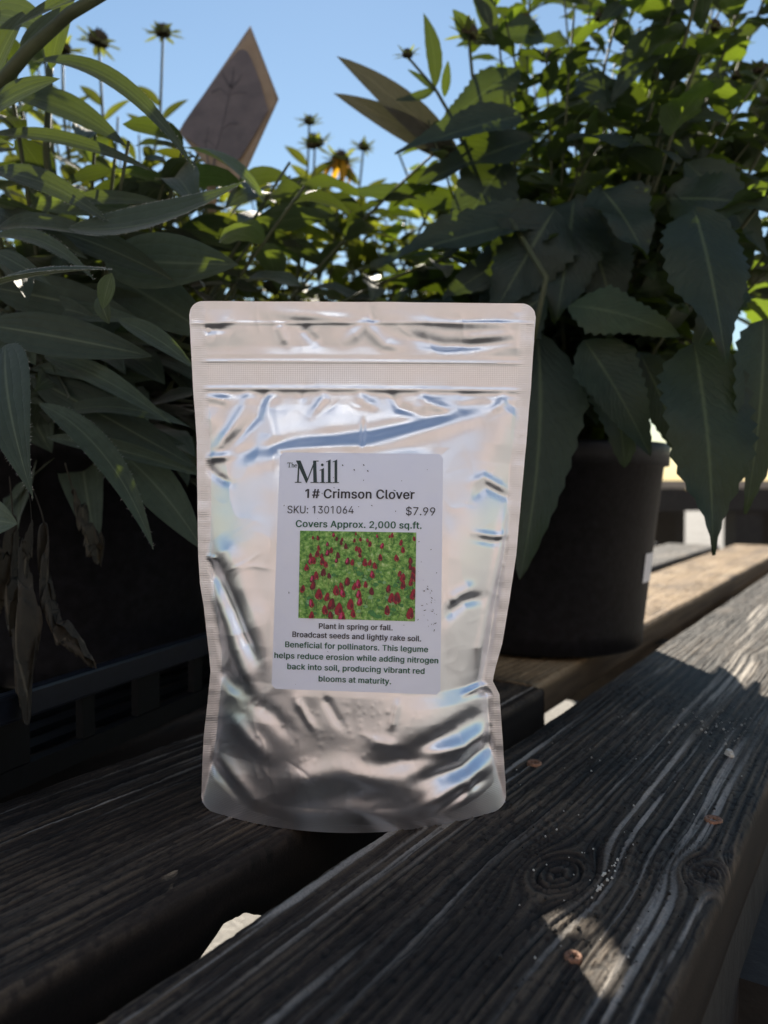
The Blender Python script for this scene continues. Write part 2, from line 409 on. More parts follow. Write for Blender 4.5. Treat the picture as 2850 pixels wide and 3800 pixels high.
for _ in range(170):
    px, py = rnd.uniform(1700, 2800), rnd.uniform(3000, 3780); s, t = st(px, py)
    if -.185 < t < -.06: crumb(world_on(px, py), rnd.choice((.0003, .0004, .0005, .0009))*rnd.uniform(.7, 1.3))
b.build('dark_crumbs', M['dirt'], None, smooth=False, kind='stuff', label='dark soil crumbs scattered over the front plank', category='soil')

# ------------------------------------------------------------------ seed pouch
def foil(name, rough, ridge=None, col=(.875, .90, .965)):
    m, t, b = mat(name)
    b.inputs['Metallic'].default_value = 1.0
    f = noise_fac(t, 18, 5, .6)
    t.links.new(ramp(t, f, [(.25, tuple(c*.93 for c in col)), (.75, col)]), b.inputs['Base Color'])
    sm = noise_fac(t, 35, 5, .65)
    mr = N(t, 'ShaderNodeMapRange'); t.links.new(sm, mr.inputs[0])
    mr.inputs[1].default_value = .3; mr.inputs[2].default_value = .75; mr.inputs[3].default_value = rough*.85; mr.inputs[4].default_value = rough*1.2
    t.links.new(mr.outputs[0], b.inputs['Roughness'])
    if ridge:
        tc = t.nodes.new('ShaderNodeTexCoord'); sp = N(t, 'ShaderNodeSeparateXYZ'); t.links.new(tc.outputs['Object'], sp.inputs[0])
        outs = []
        for ax in ridge[0]:
            k = N(t, 'ShaderNodeMath', operation='MULTIPLY'); t.links.new(sp.outputs[ax], k.inputs[0]); k.inputs[1].default_value = 2*math.pi/ridge[1]
            s = N(t, 'ShaderNodeMath', operation='SINE'); t.links.new(k.outputs[0], s.inputs[0]); outs.append(s.outputs[0])
        h = outs[0]
        if len(outs) > 1:
            a = N(t, 'ShaderNodeMath', operation='ADD'); t.links.new(outs[0], a.inputs[0]); t.links.new(outs[1], a.inputs[1]); h = a.outputs[0]
        bump(t, h, .14, .0003, b)
    else:
        pass
    return m
M['foil'] = foil('silver_foil', .34)
M['seal'] = foil('ribbed_foil_seal', .38, ((2,), .00085))
M['zip'] = foil('foil_zip_band', .38, ((0, 2), .0009))

YS = .374
HB = P(780, 655, YS).z
OL = [(655, 413), (830, 418), (950, 425), (1050, 426), (1200, 428), (1260, 432), (1310, 440), (1400, 450), (1450, 455), (1520, 448), (1590, 440), (1650, 437), (1754, 435)]
OR = [(655, 1154), (690, 1152), (830, 1146), (950, 1137), (1050, 1128), (1200, 1115), (1300, 1100), (1390, 1085), (1440, 1071), (1470, 1064), (1500, 1079), (1600, 1086), (1700, 1092), (1754, 1093)]
zL = np.array([P(x, y, YS).z for y, x in OL])[::-1]; xL = np.array([P(x, y, YS).x for y, x in OL])[::-1]
zR = np.array([P(x, y, YS).z for y, x in OR])[::-1]; xR = np.array([P(x, y, YS).x for y, x in OR])[::-1]
BV = np.array([0, .06, .15, .28, .42, .55, .66, .74, .80, .85, 1.0]); BB = np.array([.027, .0325, .0326, .0300, .0268, .0230, .0165, .0095, .0045, .0025, .001])
vv_ = np.linspace(0, 1, 400)
BS = np.interp(vv_, BV, BB); kern = np.hanning(41); kern /= kern.sum()
BS = np.convolve(np.pad(BS, 20, mode='edge'), kern, mode='valid')
def bag_base_y(u, v):
    B = np.interp(v, vv_, BS)
    uu = np.clip(np.abs(u)/(.915+.085*np.clip(1-v/.12, 0, 1)), 0, 1)
    p = 2.0+.9*np.clip(v/.2, 0, 1)*np.clip((.9-v)/.3, 0, 1)
    prof = (1-uu**p)
    prof = prof**(1.0)
    return YS - B*prof - .004*np.clip((v-.8)/.2, 0, 1)
STROKES = [  # polyline (photo pixels), width px, height mm
 ([(428, 992), (500, 985)], 9, 1.6), ([(436, 1000), (470, 1030), (500, 1045)], 9, -1.4),
 ([(462, 1165), (500, 1215), (548, 1330), (572, 1420)], 26, 2.6), ([(448, 1205), (488, 1280), (530, 1380), (552, 1425)], 11, -2.8),
 ([(446, 1262), (490, 1340), (525, 1440), (545, 1500)], 20, 2.2), ([(440, 1200), (470, 1206)], 6, 2.0),
 ([(450, 1330), (500, 1450), (545, 1510)], 16, -2.2), ([(455, 1430), (520, 1500)], 12, -1.8),
 ([(440, 1625), (480, 1680), (540, 1750)], 15, -2.4), ([(455, 1600), (520, 1700), (575, 1765)], 20, 2.0),
 ([(500, 1545), (535, 1590), (580, 1640)], 16, 1.8), ([(555, 1520), (590, 1545), (640, 1600)], 18, -1.2),
 ([(640, 1510), (680, 1580)], 9, 1.0), ([(700, 1505), (740, 1575)], 10, -1.0), ([(860, 1510), (845, 1580)], 9, 1.0), ([(800, 1600), (860, 1610)], 12, 1.0),
 ([(1112, 880), (1085, 920), (1075, 1000)], 34, 2.6), ([(1100, 1062), (1045, 1030), (1015, 1045)], 9, 1.2), ([(1098, 1075), (1050, 1052), (1020, 1080)], 10, -1.1),
 ([(1092, 1090), (1082, 1180), (1056, 1300), (1036, 1400), (1034, 1485)], 11, 2.4), ([(1106, 1100), (1084, 1230), (1062, 1340), (1050, 1470)], 8, -2.4),
 ([(1105, 1150), (1075, 1158), (1020, 1150)], 7, 1.1), ([(1100, 1165), (1060, 1172), (1025, 1165)], 8, -.9),
 ([(960, 1335), (1000, 1300), (1045, 1290)], 13, -2.2), ([(970, 1300), (1030, 1262)], 14, 1.6),
 ([(1066, 1478), (1035, 1480), (1000, 1500)], 6, 2.0), ([(1070, 1495), (1030, 1500)], 7, -2.2),
 ([(1062, 1530), (980, 1580), (890, 1640), (800, 1660)], 24, -3.4), ([(1062, 1570), (1000, 1610), (890, 1632)], 15, 2.4),
 ([(1066, 1600), (1000, 1660), (900, 1690)], 17, -3.0), ([(1060, 1640), (990, 1690), (900, 1755)], 15, 2.6), ([(1050, 1680), (980, 1730), (930, 1770)], 10, -2.4),
 ([(1018, 1680), (1008, 1720), (990, 1780)], 9, 1.8), ([(1060, 1560), (1045, 1620)], 8, -1.4),
 ([(610, 1745), (760, 1720), (880, 1740)], 28, -2.4), ([(600, 1690), (740, 1665), (860, 1690)], 26, 1.6),
 ([(530, 1010), (600, 985), (700, 968), (800, 962), (900, 935), (1000, 905), (1070, 890)], 20, 1.8),
 ([(500, 985), (640, 948), (800, 930), (930, 905), (1050, 870)], 14, -1.2), ([(785, 905), (782, 970)], 5, -1.3),
 ([(545, 825), (530, 880), (500, 930), (455, 985)], 13, 1.5), ([(610, 825), (575, 880), (590, 940), (540, 1000)], 15, 1.4), ([(580, 830), (555, 900), (490, 970)], 10, -1.2),
 ([(690, 822), (700, 860), (670, 900)], 9, 1.2), ([(660, 822), (650, 870)], 8, -1.0), ([(760, 822), (790, 870), (820, 880)], 11, 1.2),
 ([(830, 825), (860, 880), (920, 900)], 10, -1.2), ([(900, 822), (920, 870), (980, 890)], 11, 1.3), ([(960, 830), (1000, 850), (1050, 845)], 9, -1.0),
 ([(1090, 835), (1085, 870), (1060, 890)], 9, 1.3), ([(440, 850), (500, 870)], 12, 1.2),
 ([(600, 700), (620, 745)], 10, .9), ([(650, 705), (690, 745)], 11, -.9), ([(740, 745), (790, 705), (830, 745), (880, 755)], 14, 1.2),
 ([(800, 660), (810, 700)], 9, -.8), ([(560, 668), (680, 682), (790, 690)], 13, .9), ([(880, 725), (960, 745), (1100, 740)], 14, -1.3), ([(880, 690), (1000, 700), (1140, 705)], 9, .7),
 ([(440, 712), (490, 712)], 8, -1.0), ([(1000, 735), (1110, 722)], 12, .9)]
LBL = [(605, 977), (957, 981), (951, 1500), (587, 1487)]
def seg_dist(PX, PY, poly):
    best = np.full(PX.shape, 1e9); tot = len(poly)-1; par = np.zeros(PX.shape)
    for i in range(tot):
        (x0, y0), (x1, y1) = poly[i], poly[i+1]
        dx, dy = x1-x0, y1-y0; t = np.clip(((PX-x0)*dx+(PY-y0)*dy)/(dx*dx+dy*dy), 0, 1)
        d = np.hypot(PX-x0-t*dx, PY-y0-t*dy); k = d < best
        best = np.where(k, d, best); par = np.where(k, (i+t)/tot, par)
    return best, par
pouch = empty('seed_pouch', (0, YS, 0), label='silver foil stand-up seed pouch with a printed white label, standing on the planks', category='pouch')
NU, NV = 300, 440
u = np.linspace(-1, 1, NU); v = np.linspace(0, 1, NV)
U, V_ = np.meshgrid(u, v, indexing='ij')
def bag_xyz(U, V_):
    Z = HB*V_
    xl, xr = np.interp(Z, zL, xL), np.interp(Z, zR, xR)
    X = (xl+xr)/2+U*(xr-xl)/2
    r = .0065; hw = (xr-xl)/2
    ex = np.clip(np.abs(U)*hw-(hw-r), 0, r)
    drop = r-np.sqrt(np.maximum(r*r-ex*ex, 0))
    Z = Z - drop*np.clip((V_-.5)/.5, 0, 1)**2 - 0.0*V_
    Z = Z + (.0008*U)*np.clip((V_-.9)/.1, 0, 1)*0 - .0012*np.clip((V_-.8)/.2, 0, 1)*(U*.5+.5)
    rb = .007; exb = np.clip(np.abs(U)*hw-(hw-rb), 0, rb)
    Z = Z + (rb-np.sqrt(np.maximum(rb*rb-exb*exb, 0)))*np.clip(1-V_/.08, 0, 1)*.8
    return X, bag_base_y(U, V_), Z
BX, BY, BZ = bag_xyz(U, V_)
# apparent photo pixel of every skin point, used only to place the creases
vz = BZ-CAM_H; ff = BY*math.cos(PITCH)-vz*math.sin(PITCH); uu_ = BY*math.sin(PITCH)+vz*math.cos(PITCH)
PX = (1425+BX/ff*F_PX)/K; PY = (1900-uu_/ff*F_PX)/K
det = np.zeros_like(BX)
for poly, wpx, amp in STROKES:
    d, par = seg_dist(PX, PY, poly)
    tap = np.clip(par/.18, 0, 1)*np.clip((1-par)/.25, 0, 1); tap = .25+.75*tap
    det += amp*.85*np.exp(-(d/wpx)**2)*tap
r4 = random.Random(11)
for _ in range(95):
    cx, cy = r4.uniform(435, 1130), r4.uniform(670, 1760)
    if 570 < cx < 975 and 950 < cy < 1520: continue
    a_ = r4.uniform(0, 3.14); l_ = r4.uniform(12, 55); k_ = r4.uniform(-.5, .5)
    pl_ = [(cx-l_*math.cos(a_), cy-l_*math.sin(a_)), (cx+k_*l_*.4*math.sin(a_), cy-k_*l_*.4*math.cos(a_)), (cx+l_*math.cos(a_), cy+l_*math.sin(a_))]
    d, par = seg_dist(PX, PY, pl_)
    det += r4.choice((-1, 1, 1))*r4.uniform(.10, .32)*np.exp(-np.sqrt(d*d+2)/r4.uniform(3, 6))*np.clip(par/.3, 0, 1)*np.clip((1-par)/.3, 0, 1)
for _ in range(240):                                      # seeds pressing against the skin
    cx, cy = r4.gauss(770, 190), r4.uniform(1505, 1740)
    det += r4.uniform(.03, .10)*np.exp(-((PX-cx)**2+(PY-cy)**2)/r4.uniform(10, 40))
wx = PX+34*(fbm(PX/85, PY/85, 91, 2)-.5); wy = PY+34*(fbm(PX/85, PY/85, 92, 2)-.5)
rid = 1-2*np.sqrt((fbm(wx/75, wy/95, 71, 2)-.5)**2+.0004)
rid2 = 1-2*np.sqrt((fbm(wx/40, wy/46, 75, 1)-.5)**2+.001)
edge = np.clip((np.abs(U)-.35)/.5, 0, 1)
det += (rid**4)*(.3+.7*edge)*.55 + (rid2**5)*.10*(.3+edge) + 2.8*(fbm(PX/120, PY/130, 79, 2)-.5)
inl = np.ones_like(BX)
for i in range(4):                                       # calm the skin under the stiff label
    (x0, y0), (x1, y1) = LBL[i], LBL[(i+1) % 4]
    nx, ny = -(y1-y0), x1-x0; L_ = math.hypot(nx, ny)
    inl = np.minimum(inl, np.clip((((PX-x0)*nx+(PY-y0)*ny)/L_+14)/18, 0, 1))
sealm = np.clip((.955-np.abs(U))/.05, 0, 1)
zipc = HB*.861 - .0012*(U*.5+.5)
zipm = np.clip((np.abs(BZ-zipc-.001)-.0085)/.004, 0, 1)
bot = .016+.055*np.abs(U)**4
botm = np.clip((V_-bot)/.03, 0, 1)
topm = .35+.65*np.clip((.985-V_)/.02, 0, 1)
det = det*(1+.35*np.clip((V_-.875)/.02, 0, 1))
det = det*(1-inl*.97)*sealm*(.2+.8*zipm)*botm*topm
det += (1-sealm)*.55*(fbm(PX/90, PY/24, 88, 2)-.5)*np.clip(V_*10, 0, 1)       # the seals are a bit wavy
# two zip profiles and the tear line
det += .55*np.exp(-((BZ-(zipc-.0068))/.0011)**2)*sealm + .35*np.exp(-((BZ-(zipc+.0062))/.0008)**2)*sealm - .2*np.exp(-((BZ-(zipc-.0095))/.0016)**2)*sealm
det += .3*np.exp(-((BZ-(HB*.958))/.0007)**2)
FY = BY-det*.001
is_seal = (np.abs(U) > .918) | (V_ < bot)
is_zip = (np.abs(BZ-zipc-.0005) < .0052) & ~is_seal
def grid_part(name, mask, m, FYv):
    cm = mask[:-1, :-1]
    idx = np.full(U.shape, -1, dtype=np.int64)
    ii, jj = np.nonzero(cm)
    use = np.zeros(U.shape, bool)
    for a, c in ((0, 0), (1, 0), (1, 1), (0, 1)): use[ii+a, jj+c] = True
    idx[use] = np.arange(use.sum())
    V3 = np.stack([BX[use], FYv[use]-YS, BZ[use]], -1)
    Fq = np.stack([idx[ii, jj], idx[ii+1, jj], idx[ii+1, jj+1], idx[ii, jj+1]], -1)
    me = bpy.data.meshes.new(name); me.from_pydata(V3.tolist(), [], Fq.tolist())
    me.polygons.foreach_set('use_smooth', [True]*len(Fq)); me.materials.append(m); me.update()
    return link(bpy.data.objects.new(name, me), pouch)
grid_part('front_panel', ~(is_seal | is_zip), M['foil'], FY)
grid_part('heat_seal', is_seal, M['seal'], FY)
grid_part('zip_band', is_zip, M['zip'], FY)
# back panel and bottom gusset
mb = MB(); nu, nv = 40, 60
for i in range(nu):
    for j in range(nv):
        uu, vv = -1+2*i/(nu-1), j/(nv-1)
        x, y, z = bag_xyz(np.array(uu), np.array(vv))
        bulge = YS-.004*max(0, (vv-.8)/.2)-float(y)
        mb.v.append((float(x), .0005+bulge*1.0-.004*max(0, (vv-.8)/.2), float(z))); mb.uv.append((uu, vv)); mb.t.append(.5)
for i in range(nu-1):
    for j in range(nv-1): mb.f.append((i*nv+j, i*nv+j+1, (i+1)*nv+j+1, (i+1)*nv+j)); mb.m.append(0)
mb.build('back_panel', M['foil'], pouch)
mb = MB()
for i in range(nu):
    uu = -1+2*i/(nu-1); x, y, z = bag_xyz(np.array(uu), np.array(0.012)); bulge = YS-float(y)
    for k in range(9):
        q = -1+2*k/8; mb.v.append((float(x), bulge*q*.97, .003+.012*(1-q*q)*(1-uu*uu))); mb.uv.append((0, 0)); mb.t.append(.5)
for i in range(nu-1):
    for k in range(8): mb.f.append((i*9+k, i*9+k+1, (i+1)*9+k+1, (i+1)*9+k)); mb.m.append(0)
mb.build('gusset', M['foil'], pouch)

# label sticker, lying on the front skin
def on_skin(px, py, lift=.0):
    """full-size photo pixel -> point on the front skin (pouch space)"""
    y = .346
    for _ in range(14):
        p = Pf(px, py, y); vv = min(max(p.z/HB, 0), 1)
        xl, xr = np.interp(p.z, zL, xL), np.interp(p.z, zR, xR)
        uu = (p.x-(xl+xr)/2)/((xr-xl)/2); y = float(bag_base_y(np.array(uu), np.array(vv)))
    return Vector((p.x, y-YS-lift, p.z))
def rounded(c, r, n=5):
    """corners (pixels) -> rounded outline sampler for a quad grid: returns bilinear function"""
    return lambda s, t: ((c[0][0]*(1-s)+c[1][0]*s)*(1-t)+(c[3][0]*(1-s)+c[2][0]*s)*t, (c[0][1]*(1-s)+c[1][1]*s)*(1-t)+(c[3][1]*(1-s)+c[2][1]*s)*t)
LF = [(x*K, y*K) for x, y in LBL]
bil = rounded(LF, 0)
def quad_sheet(corners, lift, nx, ny, rad=0.0):
    f = rounded(corners, 0); mb = MB()
    for j in range(ny+1):
        for i in range(nx+1):
            s, t = i/nx, j/ny
            if rad:                                   # rounded corners: pull the outer columns in near the ends
                asp = 1.46; dt = min(t, 1-t)*asp
                if dt < rad: s = .5+(s-.5)*(1-2*(rad-math.sqrt(max(rad*rad-(rad-dt)**2, 0))))
            mb.v.append(tuple(on_skin(*f(s, t), lift))); mb.uv.append((i/nx, j/ny)); mb.t.append(.5)
    for j in range(ny):
        for i in range(nx):
            a = j*(nx+1)+i; mb.f.append((a, a+nx+1, a+nx+2, a+1)); mb.m.append(0)
    return mb
m_, t_, b_ = mat('label_paper')
f_ = noise_fac(t_, 60, 4, .6); t_.links.new(ramp(t_, f_, [(.3, (.80, .84, 1.0)), (.7, (.83, .87, 1.0))]), b_.inputs['Base Color'])
b_.inputs['Roughness'].default_value = .42; M['label'] = m_
ink = lambda n, c: simple(n, c, .5, var=.08)
M['ink_black'] = ink('black_ink', (.018, .016, .022)); M['ink_green'] = ink('green_ink', (.004, .10, .05)); M['ink_logo'] = ink('dark_green_ink', (.02, .042, .042))
lab = quad_sheet(LF, .0006, 24, 60, .022)
# fine rows near the ends give the corners their round
label_ob = lab.build('label', M['label'], pouch, label='white paper label printed with text and a clover photo')
LIFT = .0009
